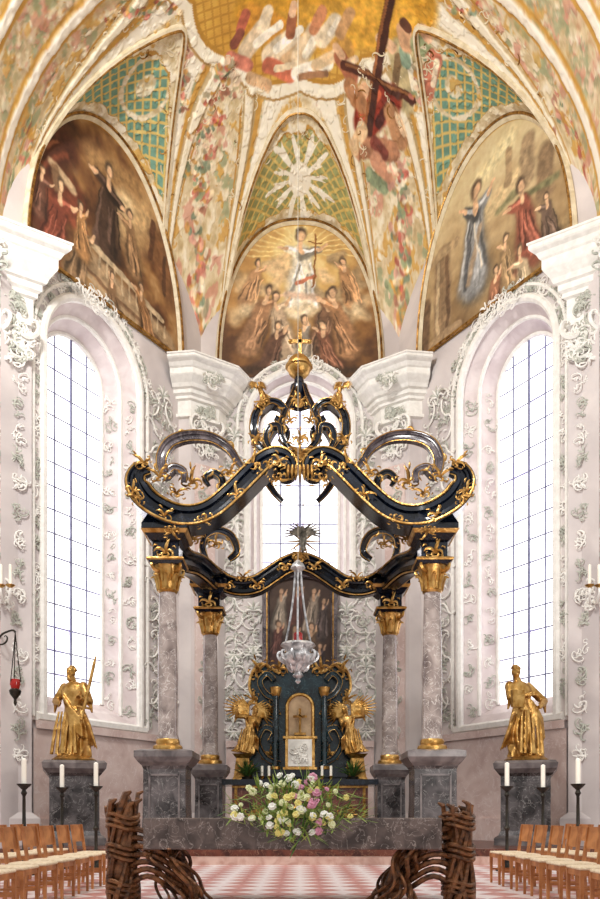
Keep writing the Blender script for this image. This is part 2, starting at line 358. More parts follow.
def paint_vault(X,Y,W,u,v,kind,wl):
    r=np.hypot(X,Y-CY); n1=fbm(X*3.2,Y*3.2,2); n2=fbm(X*2.2+5,Y*2.2,4); n3=fbm(X*7,Y*7+3,6,3); n4=fbm(X*5+20,Y*5+3,8,3)
    C=palette(.5+(n3-.5)*1.7,[(186,162,118),(218,200,162),(238,228,202)])
    C=mixc(C,(198,148,66),ss(.56,.62,n2)*ss(.47,.53,n3)*.8)
    C=mixc(C,(200,136,114),ss(.57,.63,1-n2)*ss(.47,.53,n4)*.7)
    C=mixc(C,(146,156,118),ss(.59,.65,n1)*ss(.46,.52,1-n3)*.7)
    if kind!='n':
        D=-W
        for c0,wd,col in ((.10,.08,(240,232,210)),(.24,.05,(196,148,70)),(.42,.13,(236,226,200)),(.62,.04,(184,136,62))):
            C=mixc(C,col,(1-ss(wd*.7,wd,np.abs(D-c0)))*(r>2.9))
        C=mixc(C,(176,150,104),(1-ss(.02,.035,np.abs(D-.3)))*(r>2.9)*.8); C=mixc(C,(176,150,104),(1-ss(.02,.035,np.abs(D-.54)))*(r>2.9)*.8)
        web=ss(0,.03,W)
        Cw=palette(.55+(n3-.5)*1.8,[(190,168,124),(222,206,170),(241,232,208)]); Cw=mixc(Cw,(198,150,66),ss(.57,.62,n2)*ss(.46,.52,n3)*.8)
        q=.3; a=(u+v)/q; b=(u-v)/q
        la=np.minimum(np.abs(a-np.round(a)),np.abs(b-np.round(b)))
        base=(110,150,130) if kind!='b' else (154,156,102)
        lat=np.tile(np.array(base,float),(len(X),1)); lat=lat*(.86+.28*n3)[:,None]
        lat=mixc(lat,(210,182,106),1-ss(.08,.17,la))
        wob=(n1-.5)*.5
        panel=ss(.07,.10,W+wob*.2)*ss(.34,.38,v+wob*.5)
        if kind!='b':
            rr=np.hypot(u/.7,(v-1.3)/.8); cart=ss(.05,.11,np.abs(rr-.85)+wob*.3)*1.0
            cart=cart*(1-(1-ss(.3,.36,rr+wob*.3))*.9)
        else:
            ang=np.arctan2(v-1.1,u); rr=np.hypot(u*1.0,(v-1.1)*.8)
            ray=ss(.0,.2,np.sin(ang*12))*ss(.85,.8,rr+.12*np.sin(ang*24)+.14*np.sin(ang*5)); cart=1-np.maximum(ray,ss(.36,.3,rr))
        pc=(panel*cart)[:,None]
        Cw=Cw*(1-pc)+lat*pc
        Cw=mixc(Cw,(188,138,58),(np.abs(panel-.5)<.3)*.9)
        if kind=='b': Cw=mixc(Cw,(248,242,222),np.clip(ray+ss(.36,.3,rr),0,1)*ss(.05,.1,W)*.95)
        C=C*(1-web[:,None])+Cw*web[:,None]
    th=np.arctan2(Y-CY,X); rc=2.75+.22*np.abs(np.cos(th*5))
    inn=ss(0,.04,rc-r); la=np.minimum(np.abs(X/.2-np.round(X/.2)),np.abs(Y/.2-np.round(Y/.2)))
    G=palette(n2,[(190,136,50),(210,162,70),(226,190,100)]); G=mixc(G,(156,106,40),(1-ss(.08,.14,la))*.5)
    C=C*(1-inn[:,None])+G*inn[:,None]
    C=mixc(C,(240,232,208),(1-ss(.12,.15,np.abs(r-rc-.16)))*1.0); C=mixc(C,(180,132,52),(1-ss(.04,.06,np.abs(r-rc)))); C=mixc(C,(176,140,84),(1-ss(.02,.04,np.abs(r-rc-.33))))
    cv=Canvas(X,Y,C,.03,3)
    for k_,(a,b,rad,col) in enumerate(HS):
        d=(a[1]+b[1])/2; cv.cap(a[0],a[1],b[0],b[1],rad*d/F,col,soft=.3 if k_<NMAIN else .45,al=1 if k_<NMAIN else .85)
    return cv.c,n3
def wedge(kind,t0,t1,tn,ap,name):
    nt,nr=320,290
    th=np.radians(np.linspace(t0,t1,nt)); s=np.sin(np.linspace(0,1,nr)*math.pi/2)*.999+.001
    rw=ap/np.cos(th-math.radians(tn)); R=np.outer(s,rw); X=(R*np.cos(th)[None,:]).ravel(); Y=(CY+R*np.sin(th)[None,:]).ravel()
    fr,sc,wl=LUN[kind]; zd=zdome(X,Y); zt,u,v=ztun(fr,sc,wl,X,Y); Z=np.maximum(zd,zt); W=zt-zd
    c,n3=paint_vault(X,Y,W,u,v,kind,wl)
    r=np.hypot(X,Y-CY); Z=Z-ss(.5,.6,n3)*.03*ss(2.9,3.1,r)-(1-ss(.06,.13,np.abs(-W-.42)))*.09*(r>2.9)
    m=MB(); m.v=list(zip(X.tolist(),Y.tolist(),Z.tolist()))
    m.f=[(i*nt+j,i*nt+j+1,(i+1)*nt+j+1,(i+1)*nt+j) for i in range(nr-1) for j in range(nt-1)]
    mk(name,m,VAULTM,kind='structure',cols=(c/255.0).clip(0,1)**2.2,sharp=None)
tA=math.degrees(math.atan2(6.1,-3.1)); tB=math.degrees(math.atan2(-.1,-6.95))%360
apL=abs((A[0])*(DY)+(A[1]-CY)*(-DX))
tnL=math.degrees(math.atan2(-FL.n[1],-FL.n[0]))
wedge('b',180-tA,tA,90,6.1,'ceiling')
wedge('l',tA,tB,tnL,apL,'ceiling_left_vault')
wedge('r',180-tB,180-tA,180-tnL,apL,'ceiling_right_vault')
nx,ny=380,150; ph=np.linspace(0,math.pi,nx); yy=np.linspace(12.5,CY,ny)
X=np.tile(-RD*np.cos(ph),ny); Y=np.repeat(yy,nx); Z=np.tile(ZS+HH*np.sin(ph),ny)
c,n3=paint_vault(X,Y,X*0-1,X,Y,'n',1)
# rocaille paint in arc-length coordinates so that it does not stretch on the steep flanks
AL=np.tile(RD*ph,ny); m1=fbm(AL*3,Y*3,2); m2=fbm(AL*6+9,Y*6,6,3); m3=fbm(AL*2.4,Y*2.4+7,4)
base=palette(.5+(m2-.5)*1.7,[(190,166,122),(220,202,164),(238,228,202)]); base=mixc(base,(198,148,66),ss(.55,.6,m3)*ss(.47,.52,m2)*.85); base=mixc(base,(198,128,106),ss(.54,.6,1-m3)*ss(.47,.52,m2)*.75); base=mixc(base,(140,152,114),ss(.56,.62,m1)*ss(.46,.52,1-m2)*.75)
flank=ss(2.6,3.6,np.abs(X))[:,None]*.75
c=c*(1-flank)+base*flank
edge=np.abs(Y-17.6)
c=mixc(c,(240,232,214),(1-ss(.1,.14,np.abs(edge-.75)))); c=mixc(c,(196,148,70),(1-ss(.04,.08,np.abs(edge-.55)))); c=mixc(c,(196,148,70),(1-ss(.03,.06,np.abs(edge-.93))))
m=MB(); m.v=list(zip(X.tolist(),Y.tolist(),(Z-ss(.5,.6,m2)*.04-(1-ss(.1,.16,np.abs(edge-.75)))*.08).tolist()))
m.f=[(i*nx+j,i*nx+j+1,(i+1)*nx+j+1,(i+1)*nx+j) for i in range(ny-1) for j in range(nx-1)]
mk('ceiling_nave_arch',m,VAULTM,kind='structure',cols=(c/255.0).clip(0,1)**2.2,sharp=None)
tn=20
for kind in 'blr':
    fr,sc,wl=LUN[kind]; m=MB(); g=MB(); EX=EXf(fr)
    pts=[]
    for i in range(81):
        u=-wl*.985+2*wl*.985*i/80; best=None
        for j in range(220):
            v=.0+j*.015; x=fr.O[0]+fr.d[0]*(sc+u)+fr.n[0]*v; y=fr.O[1]+fr.d[1]*(sc+u)+fr.n[1]*v
            z,_,_=ztun(fr,sc,wl,np.array([x]),np.array([y])); zd=float(zdome(x,y))
            if z[0]<zd: 
                if j>0: best=(x,y,zd-.02)
                break
        if best: pts.append(best)
    if len(pts)>3:
        m.tube(pts,.085,6); g.tube([(a,b,c_-.09) for a,b,c_ in pts],.03,5)
    arc=[]
    for i in range(61):
        a=math.pi*i/60; u=-wl*math.cos(a); arc.append(fr(sc+u,14.65+4.85*max(0,1-abs(math.cos(a))**EX)**(1/EX),.05))
    m.tube(arc,.1,6); g.tube([(p[0]+fr.n[0]*.11,p[1]+fr.n[1]*.11,p[2]) for p in arc],.035,5)
    if kind!='b': g.tube([fr(sc-wl,14.7,.1),fr(sc+wl-.2,14.7,.1)],.05,5)
    mk('trim_%d'%tn,m,STUV,kind='structure'); mk('trim_%d'%(tn+1),g,GOLDD,kind='structure'); tn+=2
# ---------------------------------------------------------------- lunette frescoes
def fresco(kind,name,label,paintf):
    fr,sc,wl=LUN[kind]; na,nb=250,220; W=2*wl; H=4.85; EX=EXf(fr)
    sgn=-1 if kind=='l' else 1
    a=np.linspace(0,1,na); V=[];
    AA=np.zeros((nb,na)); BB=np.zeros((nb,na))
    for j in range(na):
        u=-wl+W*a[j]; top=H*max(0,1-abs(u/wl)**EX)**(1/EX); lowb=0
        if kind=='b' and abs(u)<1.95: lowb=max(0,13.25+math.sqrt(max(0,1.95**2-u*u))-14.65)
        zz=np.linspace(min(lowb,top),top,nb); BB[:,j]=zz; AA[:,j]=u+wl
    for i in range(nb):
        for j in range(na):
            u=(AA[i,j]-wl)*sgn
            V.append(fr(sc+u,14.65+BB[i,j],.035))
    x=AA.ravel(); y=BB.ravel()
    c=paintf(x,y,W,H)
    e=np.clip(1-np.abs((x-wl)/wl)**EX,0,1)**(1/EX)*H-y
    c=mixc(c,(190,142,58),1-ss(.1,.14,np.minimum(e,y+.02 if kind!='b' else e)))
    m=MB(); m.v=V; m.f=[(i*na+j,i*na+j+1,(i+1)*na+j+1,(i+1)*na+j) for i in range(nb-1) for j in range(na-1)]
    mk(name,m,FRESCO,label=label,cat='painting',cols=(c/255.0).clip(0,1)**2.2,sharp=None)
def pl(x,y,W,H):
    n=fbm(x*1.3,y*1.3,3); base=palette((n-.5)*1.9+.5,[(62,40,28),(108,72,46),(148,108,66),(184,146,100)])
    cv=Canvas(x,y,base,.1,2.4)
    cv.cap(3.4,2.6,4.1,3.3,1.1,(200,166,118),soft=1.0); cv.cap(3.2,3.1,3.4,3.3,.6,(224,196,150),soft=1); cv.cap(2.2,3.7,3.8,4.0,.5,(160,124,82),soft=.9)
    cv.cap(4.7,3.0,5.2,1.8,.5,(124,86,56),soft=.8); cv.cap(4.4,2.4,4.5,3.4,.13,(90,60,42)); cv.cap(5.0,1.6,5.0,2.7,.1,(82,56,40))
    cv.cap(.2,2.1,1.2,3.3,.7,(74,42,30),soft=.7); cv.cap(.3,1.2,1.5,2.2,.6,(104,56,40),soft=.7); cv.cap(.2,1.9,1.9,1.5,.22,(130,70,50),soft=.8); cv.cap(.5,2.4,1.3,3.1,.12,(112,62,44),soft=.9); cv.cap(.4,2.6,1.0,3.3,.08,(136,84,58),soft=.9)
    cv.cap(.8,2.6,1.5,2.4,.16,(190,162,126)); cv.cap(.9,2.5,1.0,2.1,.2,(136,104,76))
    cv.fig(2.75,1.5,2.1,(70,52,42),lean=.02,arm=2.6,arm2=-.4); cv.fig(3.75,1.55,1.4,(140,108,76),lean=-.15,arm=2.7)
    cv.cap(2.0,.95,5.2,.25,.42,(160,134,102),soft=.5); cv.cap(1.8,1.5,4.9,.85,.1,(190,168,134),soft=.5); cv.cap(1.7,.7,5.2,.1,.07,(120,90,66)); cv.cap(1.8,.5,5.0,-.05,.1,(172,146,112),soft=.5)
    for i in range(11): cv.cap(2.1+i*.29,1.36-i*.065,2.1+i*.29,.98-i*.065,.045,(196,174,140),soft=.6,al=.8)
    cv.fig(.8,.4,1.7,(124,66,50),lean=.22,arm=.4); cv.fig(1.6,.1,1.5,(126,100,72),lean=.2,arm=.6); cv.fig(.4,1.1,1.1,(98,66,52),lean=.1,arm=.2); cv.fig(1.85,.9,1.2,(160,118,76),lean=-.1,arm=.9)
    cv.fig(4.3,-.1,1.3,(136,98,64),lean=-.25,arm=2.4); cv.fig(3.0,-.3,1.2,(120,92,66),lean=-.1,arm=1.8)
    return cv.c
def pb(x,y,W,H):
    cx=W/2; r=np.hypot(x-cx,(y-3.9)*.9); n=fbm(x*1.8,y*1.8,6)
    base=palette(1-np.clip(r/3.6,0,1)+(n-.5)*.7,[(84,56,36),(134,94,54),(176,132,78),(216,178,110),(242,222,162)])
    cv=Canvas(x,y,base,.1,2.6)
    for i in range(16):
        a=math.pi*i/15; cv.cap(cx+.5*math.cos(a),3.8+.5*math.sin(a),cx+1.9*math.cos(a),3.8+1.0*math.sin(a),.035,(248,228,160),soft=1,al=.7)
    rr=random.Random(4)
    for i in range(46):
        t=rr.uniform(0,1); a=.5+4.1*t; b=2.5-1.2*math.sin(t*math.pi)*-.3+rr.uniform(-.9,1.0); q=rr.uniform(.16,.36); s_=rr.uniform(.7,1.12); cv.cap(a,b,a+rr.uniform(-.4,.4),b+rr.uniform(-.2,.2),q,tuple(c_*s_ for c_ in (212,180,134)),soft=.8,al=.85)
    for a in ((.9,2.3,1.2,(180,138,98),.3,.5),(4.2,2.3,1.2,(178,134,92),-.3,2.2)): cv.fig(a[0],a[1],a[2],a[3],lean=a[4],arm=a[5])
    cv.fig(cx+.05,2.15,2.1,(236,224,198),arm=2.7,arm2=.3); cv.cap(cx-.45,2.6,cx+.5,2.5,.16,(206,176,150),soft=.8); cv.cap(cx-.1,2.9,cx+.4,3.1,.08,(196,120,90)); cv.cap(cx+.5,4.5,cx+.4,2.8,.03,(140,92,48)); cv.cap(cx+.3,4.2,cx+.65,4.2,.03,(140,92,48))
    for i in range(8): cv.cap(.8+i*.5,2.1+.15*math.sin(i*2),1.2+i*.45,2.05,.26,(226,202,160),soft=.9,al=.8)
    for a in ((1.0,.9,1.7,(150,112,80),.35,.5),(2.1,.7,1.7,(186,160,130),-.2,.8),(3.1,.7,1.7,(116,86,64),.25,2.0),(4.1,.8,1.7,(158,116,80),-.35,2.5),(1.5,.1,1.4,(96,68,52),.3,.8),(3.6,.1,1.4,(126,84,62),-.3,2.2),(2.6,.4,1.3,(140,128,112),.1,1.2)):
        cv.fig(a[0],a[1],a[2],a[3],lean=a[4],arm=a[5])
    cv.cap(.4,.2,4.7,.2,.2,(64,46,32),soft=.9)
    return cv.c
def pr(x,y,W,H):
    n=fbm(x*1.3+3,y*1.6,7); base=palette(y/H*.8+(n-.5)*.6+.1,[(110,86,60),(152,124,86),(190,164,122),(212,192,148),(196,174,128)])
    cv=Canvas(x,y,base,.09,2.4)
    cv.cap(2.6,3.8,3.6,4.1,.5,(226,210,162),soft=1); cv.cap(2.4,2.6,3.9,3.0,.4,(218,192,144),soft=1)
    cv.cap(1.0,.2,1.0,2.5,.4,(144,118,88),soft=.3); cv.cap(.8,.3,.8,2.4,.09,(182,158,122)); cv.cap(1.22,.3,1.22,2.4,.1,(108,84,62)); cv.cap(.5,2.65,1.55,2.65,.16,(170,144,108),soft=.3); cv.cap(.5,.2,1.6,.2,.2,(156,130,98),soft=.3); cv.cap(.25,.3,.3,1.5,.25,(108,84,62))
    cv.cap(4.2,2.7,4.2,3.6,.3,(158,134,102),soft=.5); cv.cap(4.8,1.9,4.8,2.9,.36,(134,110,82),soft=.5); cv.cap(3.55,3.0,3.55,3.8,.16,(168,142,106),soft=.5); cv.cap(3.9,2.3,5.2,2.1,.16,(120,116,82),soft=.8); cv.cap(3.2,2.5,3.9,2.6,.14,(134,128,92),soft=.8)
    cv.cap(2.0,.8,5.4,.8,.35,(146,122,86),soft=.8)
    cv.fig(2.3,1.0,2.4,(134,134,132),lean=.03,arm=.6,arm2=2.3); cv.cap(2.05,1.2,2.55,2.5,.14,(168,146,120),soft=.8); cv.cap(2.55,1.4,2.3,2.7,.05,(200,190,172),soft=.8); cv.cap(1.95,1.3,2.1,2.4,.07,(96,96,98),soft=.8)
    cv.fig(3.5,.3,1.2,(164,134,96),lean=-.05,arm=2.2)
    cv.fig(4.3,.7,1.8,(142,82,64),lean=-.2,arm=2.8); cv.cap(3.9,.5,4.9,.4,.25,(124,74,56),soft=.9); cv.fig(5.0,.5,1.2,(104,84,70),lean=-.15,arm=2.5); cv.fig(3.0,-.3,1.2,(146,100,74),lean=.1,arm=1.0); cv.fig(4.2,-.4,1.3,(186,164,130),lean=-.2,arm=2.8)
    return cv.c
fresco('l','lunette_fresco','arched dark brown wall painting with robed monk above a stone balustrade',pl)
fresco('b','lunette_fresco.001','arched golden wall painting of a white-robed figure above a crowd',pb)
fresco('r','lunette_fresco.002','arched pale wall painting with blue-grey robed preacher beside a stone column',pr)
# ---------------------------------------------------------------- ornament generator
def scroll2d(kind,n=16,c=1.0):
    pts=[];x=y=0;h=0
    for i in range(n+1):
        t=i/n; pts.append((x,y)); e=abs(2*t-1)**3
        kap=(1.0+7*e)*c*(1 if (kind=='C' or t<.5) else -1)
        ds=1.0/n*(1-.55*e); h+=kap*5.2/n*.7; x+=math.cos(h)*ds; y+=math.sin(h)*ds
    xs=[p[0] for p in pts]; ys=[p[1] for p in pts]; cx=(min(xs)+max(xs))/2; cy=(min(ys)+max(ys))/2; s=max(max(xs)-min(xs),max(ys)-min(ys))
    return [((a-cx)/s,(b-cy)/s) for a,b in pts]
SC={k:scroll2d(k) for k in 'CS'}
def scroll(m,O,U,V,N,size,ang,kind='C',thick=.08,flip=1,n=5,proud=.5):
    pts=[];rad=[];ca,sa=math.cos(ang),math.sin(ang); L=SC[kind]
    for i,(a,b) in enumerate(L):
        b*=flip; x=(a*ca-b*sa)*size; y=(a*sa+b*ca)*size; t=i/(len(L)-1)
        o=thick*size*(.4+.6*math.sin(math.pi*t)); pts.append(O+U*x+V*y+N*(o*proud)); rad.append(max(.011,thick*size*(.45+.75*math.sin(math.pi*t))))
    m.tube(pts,rad,n)
def leaf(m,O,U,V,N,size,ang,curl=.6,w=.12,n=5):
    pts=[];rad=[];h=ang;x=y=0
    for i in range(7):
        t=i/6; pts.append(O+U*x+V*y+N*(size*.25*math.sin(t*2.4))); rad.append(size*w*math.sin(math.pi*(.12+.86*t))+.004); x+=math.cos(h)*size/6; y+=math.sin(h)*size/6; h+=curl*.4
    m.tube(pts,rad,n,flat=.5,fax=tuple(N))
def rocaille(m,O,U,V,N,w,h,count,size,seed,sym=False,thick=.08):
    r=random.Random(seed); O=Vector(O);U=Vector(U).normalized();V=Vector(V).normalized();N=Vector(N).normalized()
    for i in range(count):
        x=r.uniform(-w/2,w/2); y=r.uniform(-h/2,h/2); s=size*r.uniform(.6,1.25); a=r.uniform(0,6.28); k=r.choice('CCS'); fl=r.choice((1,-1))
        scroll(m,O+U*x+V*y,U,V,N,s,a,k,thick,fl)
        for q in range(2): leaf(m,O+U*x+V*y,U,V,N,s*.5,a+(q-.5)*1.2+1,.6*fl)
Z3=Vector((0,0,1))
def onwall(fr,u,z,w,h,count,size,seed,mb,off=.03,thick=.05):
    rocaille(mb,fr(u,z,off),(fr.d[0],fr.d[1],0),Z3,(fr.n[0],fr.n[1],0),w,h,int(count*1.5),size*.72,seed,thick=thick)
def cartouche(fr,u,z,w,h,mb,gb,seed,th=.04):
    U=Vector((fr.d[0],fr.d[1],0)); N=Vector((fr.n[0],fr.n[1],0)); O=Vector(fr(u,z,.04)); r=random.Random(seed); n=max(2,int(h/.6))
    for sx in (-1,1):
        for i in range(n):
            zz=-h/2+h*(i+.5)/n; scroll(mb,O+U*(sx*w/2)+Z3*zz,U,Z3,N,h/n*1.05,math.pi/2+r.uniform(-.15,.15),r.choice('CS'),th,sx*(1 if i%2 else -1))
            for q in range(3): leaf(gb if q else mb,O+U*(sx*w/2)+Z3*(zz-.1+q*.1),U,Z3,N,r.uniform(.16,.26),math.pi/2+sx*r.uniform(-1.2,1.2),sx*.7,.1)
    for sg in (-1,1):
        for i in range(3): scroll(mb,O+Z3*(sg*h/2)+U*((i-1)*w*.3),U,Z3,N,w*.6,r.uniform(0,6.28),'C',th*1.3,sg)
        for i in range(7): leaf(gb if i%2 else mb,O+Z3*(sg*h/2),U,Z3,N,.34,sg*math.pi/2+(i-3)*.4,(i-3)*.2,.09)
    for i in range(int(h/.2)):
        zz=-h/2+.15+i*.2; leaf(gb,O+Z3*zz,U,Z3,N,.2,math.pi/2+r.uniform(-1.2,1.2),r.uniform(-1,1),.12); mb.ell(tuple(O+Z3*zz+U*r.uniform(-.1,.1)+N*.02),.03,6,5)
tn=30
for fi,(fr,nm) in enumerate(((FL,'l'),(FR,'r'),(FB,'b'))):
    m=MB(); g=MB()
    if fr is not FB:
        for j,z in enumerate((5.2,7.6,10.0,12.2)): cartouche(fr,1.85,z,.75,2.0,m,g,fi*60+j)
        for j in range(8): onwall(fr,1.85,4.3+j*1.2,.9,.6,6,.34,fi*55+j,g)
        for j in range(16):
            a=math.pi*(j+.5)/16; onwall(fr,4.47-2.02*math.cos(a),12.73+1.98*math.sin(a),.35,.35,5,.4,fi*70+j+20,m if j%2 else g)
        for j in range(10): onwall(fr,6.4,4.2+j*.9,.1,.7,4,.36,fi*41+j+700,m if j%2 else g)
        onwall(fr,4.47,14.5,1.5,.35,14,.5,fi*9+3,m,off=.12)
        p0=Vector(fr(4.47-1.72,0,0)); p1=Vector(fr(4.47-1.38,0,-.405)); U=(p1-p0).normalized(); N=Vector((U.y,-U.x,0)); 
        if N.dot(Vector((fr.n[0],fr.n[1],0)))<0: N=-N
        for j in range(15): rocaille(m if j%2 else g,(p0+p1)/2+Z3*(3.9+j*.62)+N*.02,U,Z3,N,.2,.4,3,.26,fi*31+j+300,thick=.05)
        p2=Vector(fr(4.47-1.12,0,-.9)); 
        for j in range(15): rocaille(g if j%2 else m,(p1+p2)/2+Z3*(4.2+j*.6)+N*.02,U,Z3,N,.2,.4,3,.24,fi*31+j+350,thick=.05)
        onwall(fr,2.0,3.8,1.1,.4,9,.36,fi+77,g)
    else:
        for sg in (-1,1):
            for j,z in enumerate((4.6,7.0,9.4,11.8)): cartouche(fr,sg*2.05,z,.5,2.0,m,g,200+j+(5 if sg>0 else 0))
            for j,z in enumerate((4.0,5.4,6.8)): cartouche(fr,sg*1.45,z,.35,1.1,m,g,300+j+(5 if sg>0 else 0))
            for j in range(10): onwall(fr,sg*2.1,3.8+j*1.05,.5,.6,4,.3,j+(400 if sg<0 else 460),g)
        for j in range(12):
            a=math.pi*(j+.5)/12; onwall(fr,-1.88*math.cos(a),13.25+1.84*math.sin(a),.25,.25,4,.36,500+j,m if j%2 else g)
        onwall(fr,0,15.0,1.2,.3,10,.45,5,m,off=.15)
    mk('trim_%d'%tn,m,STUC,kind='structure'); mk('trim_%d'%(tn+1),g,STUG,kind='structure'); tn+=2
for mi in (0,1):
    for sd,(p,q) in enumerate(PF):
        l=math.hypot(q[0]-p[0],q[1]-p[1]); d=((q[0]-p[0])/l,(q[1]-p[1])/l,0); n=(d[1],-d[0],0); c=((p[0]+q[0])/2,(p[1]+q[1])/2)
        m=MB(); g=MB(); sd+=1; dz=0 if sd>1 else .15
        rocaille(m,(c[0]+n[0]*.1,c[1]+n[1]*.1,12.2+dz),d,Z3,n,l*.85,.9,22,.34,sd)
        rocaille(g,(c[0]+n[0]*.1,c[1]+n[1]*.1,12.3+dz),d,Z3,n,l*.85,.9,14,.3,sd+9)
        rocaille(g,(c[0]+n[0]*.1,c[1]+n[1]*.1,13.2),d,Z3,n,l*.8,.3,12,.26,sd+5)
        for sx in (-1,1): scroll(m,Vector((c[0]+n[0]*.14+d[0]*sx*l*.42,c[1]+n[1]*.14+d[1]*sx*l*.42,12.6+dz)),Vector(d),Z3,Vector(n),.5,1.2,'C',.1,sx)
        if sd==2:
            rocaille(m,(c[0]+n[0]*.45,c[1]+n[1]*.45,14.0),d,Z3,n,.7,.9,14,.4,41); rocaille(g,(c[0]+n[0]*.45,c[1]+n[1]*.45,13.8),d,Z3,n,.7,.9,12,.4,43)
        if sd==1: rocaille(g,(c[0]+n[0]*.62,c[1]+n[1]*.62,13.95),d,Z3,n,.6,.4,10,.28,41); rocaille(m,(c[0]+n[0]*.62,c[1]+n[1]*.62,13.9),d,Z3,n,.6,.4,8,.28,42)
        for j in range(15): rocaille(g if j%2 else m,(c[0]+n[0]*.06,c[1]+n[1]*.06,2.4+j*.64),d,Z3,n,.26,.4,4,.28,sd+j*3,thick=.06)
        if mi: m=m.mir(); g=g.mir()
        mk('trim_%d'%tn,m,STUC,kind='structure'); mk('trim_%d'%(tn+1),g,STUG,kind='structure'); tn+=2
def vzw(x,y):
    zd=float(zdome(x,y)); W=-9
    for k in 'blr':
        fr,sc,wl=LUN[k]; z,u,v=ztun(fr,sc,wl,np.array([x]),np.array([y])); 
        if v[0]>=-.01 and z[0]>-40: W=max(W,float(z[0])-zd)
    return zd+max(W,0),W
m=MB(); g=MB(); r=random.Random(11); cnt=0
while cnt<300:
    a=r.uniform(0,math.pi); R=r.uniform(2.9,6.6); x=R*math.cos(a); y=CY+R*math.sin(a)
    if abs(x)>6.6 or y>24.8 or (FL.n[0]*(abs(x)*-1-A[0])+FL.n[1]*(y-A[1]))<.2: continue
    z,W=vzw(x,y)
    if not (-.75<W<-.25 or 0.02<W<.12): continue
    e=.05; nx_=-(vzw(x+e,y)[0]-z)/e; ny_=-(vzw(x,y+e)[0]-z)/e; N=-Vector((nx_,ny_,1)).normalized()
    U=Vector((N.y,-N.x,0)); U=U.normalized() if U.length>.01 else Vector((1,0,0)); V=N.cross(U)
    scroll(m if r.random()<.75 else g,Vector((x,y,z)),U,V,N,r.uniform(.16,.32),r.uniform(0,6.28),r.choice('CS'),.06,r.choice((1,-1)),proud=.2)
    cnt+=1
mk('trim_%d'%tn,m,STUV,kind='structure'); mk('trim_%d'%(tn+1),g,GOLDD,kind='structure')
# ---------------------------------------------------------------- altar canopy
can=thing('altar_canopy',(0,18.5,.3),'dark marble baroque altar canopy with four columns, gilded scrolls and crown','altar canopy')
DF,DR=16.7,20.4
def entab(path,axis,sc=1.0,taper=None,gs=1.0,bd=1.0):
    pr=[(-.31,-.16),(-.22,-.16),(-.2,-.27),(-.1,-.29),(-.06,-.18),(.08,-.18),(.1,-.3),(.16,-.32),(.2,-.42),(.31,-.44)]
    pr=[(a,b*bd) for a,b in pr]
    prof=[(a,b) for a,b in pr]+[(a,-b) for a,b in reversed(pr)]
    pts=[Vector(p) for p in path]; rings=[]; Bx=Vector(axis); offs=[]; pn=None; N_=len(pts)
    for i,p in enumerate(pts):
        T=(pts[min(i+1,len(pts)-1)]-pts[max(i-1,0)]).normalized(); n=Bx.cross(T); 
        if pn is None:
            if n.z<0: n=-n
        elif n.dot(pn)<0: n=-n
        n.normalize(); pn=n; b=T.cross(n).normalized(); k=sc*(taper(i/(N_-1)) if taper else 1)
        rings.append([tuple(p+n*a*k+b*c*k) for a,c in prof]); offs.append((p,n,b,k))
    m=MB(); m.loft(rings); g=MB()
    for a,c,rr in ((-.26,.22,.028),(.26,.45,.03)):
        for sg in (1,-1): g.tube([tuple(p+n*a*k+b*c*bd*sg*k) for p,n,b,k in offs],[rr*k*gs for p,n,b,k in offs],5)
    return m,g,offs
def smooth_path(pts,n=6):
    P_=[Vector(p) for p in pts]; out=[]
    for i in range(len(P_)-1):
        p0=P_[max(i-1,0)];p1=P_[i];p2=P_[i+1];p3=P_[min(i+2,len(P_)-1)]
        for k in range(n):
            t=k/n; out.append(.5*((2*p1)+(-p0+p2)*t+(2*p0-5*p1+4*p2-p3)*t*t+(-p0+3*p1-3*p2+p3)*t**3))
    out.append(P_[-1]); return out
UX=Vector((1,0,0)); NY=Vector((0,-1,0))
def spray(m,O,s,seed,n=5,base=math.pi/2,spread=2.2):
    r_=random.Random(seed); O=Vector(O)
    for i in range(n):
        t=i/(n-1)-.5; a=base+spread*t+r_.uniform(-.15,.15); q=s*r_.uniform(.75,1.3)*(1.15-.5*abs(t))
        leaf(m,O,UX,Z3,NY,q,a,t*4+r_.uniform(-.4,.4),.1)
        tip=O+(UX*math.cos(a+t)+Z3*math.sin(a+t))*q*.8; leaf(m,tip,UX,Z3,NY,q*.4,a+t*3,t*3,.13)
    for sg in (1,-1): scroll(m,O+(UX*math.cos(base+sg*1.3)+Z3*math.sin(base+sg*1.3))*s*.4,UX,Z3,NY,s*.75,base-math.pi/2+sg*.5,r_.choice('CS'),.085,sg)
# front entablature: two S-scrolls with curled outer and inner ends, joined by a light link
half=[(150,470,16.15),(141,473,16.15),(138,484,16.2),(145,498,16.25),(158,509,16.35),(176,517,16.5),(196,518,16.6),(214,511,16.7),(233,495,16.8),(250,478,16.9),(264,465,17.0),(277,460,17.0),(288,465,16.95),(288,475,16.9),(280,477,16.85)]
hp_=smooth_path([P(*p) for p in half],7)
for sg in (1,-1):
    pth=hp_ if sg==1 else [Vector((-p.x,p.y,p.z)) for p in hp_]
    em,g,offs=entab(pth,(0,1,0),.84,lambda t:.42+.58*min(1,min(t,1-t)*5.5),1.1,.8)
    fe=mk('front_entablature',em,BLACK,can); NO=len(offs)
    for i in (18,32,44,56,68,80):
        p,n,b,k=offs[i]; n_=n if n.z>0 else -n; O=p-n_*.2*k-Vector((0,.3*k,0)); spray(g,O,.22,i,4,base=math.atan2(-n_.z,-n_.x)+(0 if (i//4)%2 else math.pi),spread=2.2)
    mk('gilded_trim',g,GOLD,fe)
lk=smooth_path([P(*p) for p in ((276,470,17.2),(288,463,17.15),(300,460,17.1),(312,463,17.15),(324,470,17.2))],5)
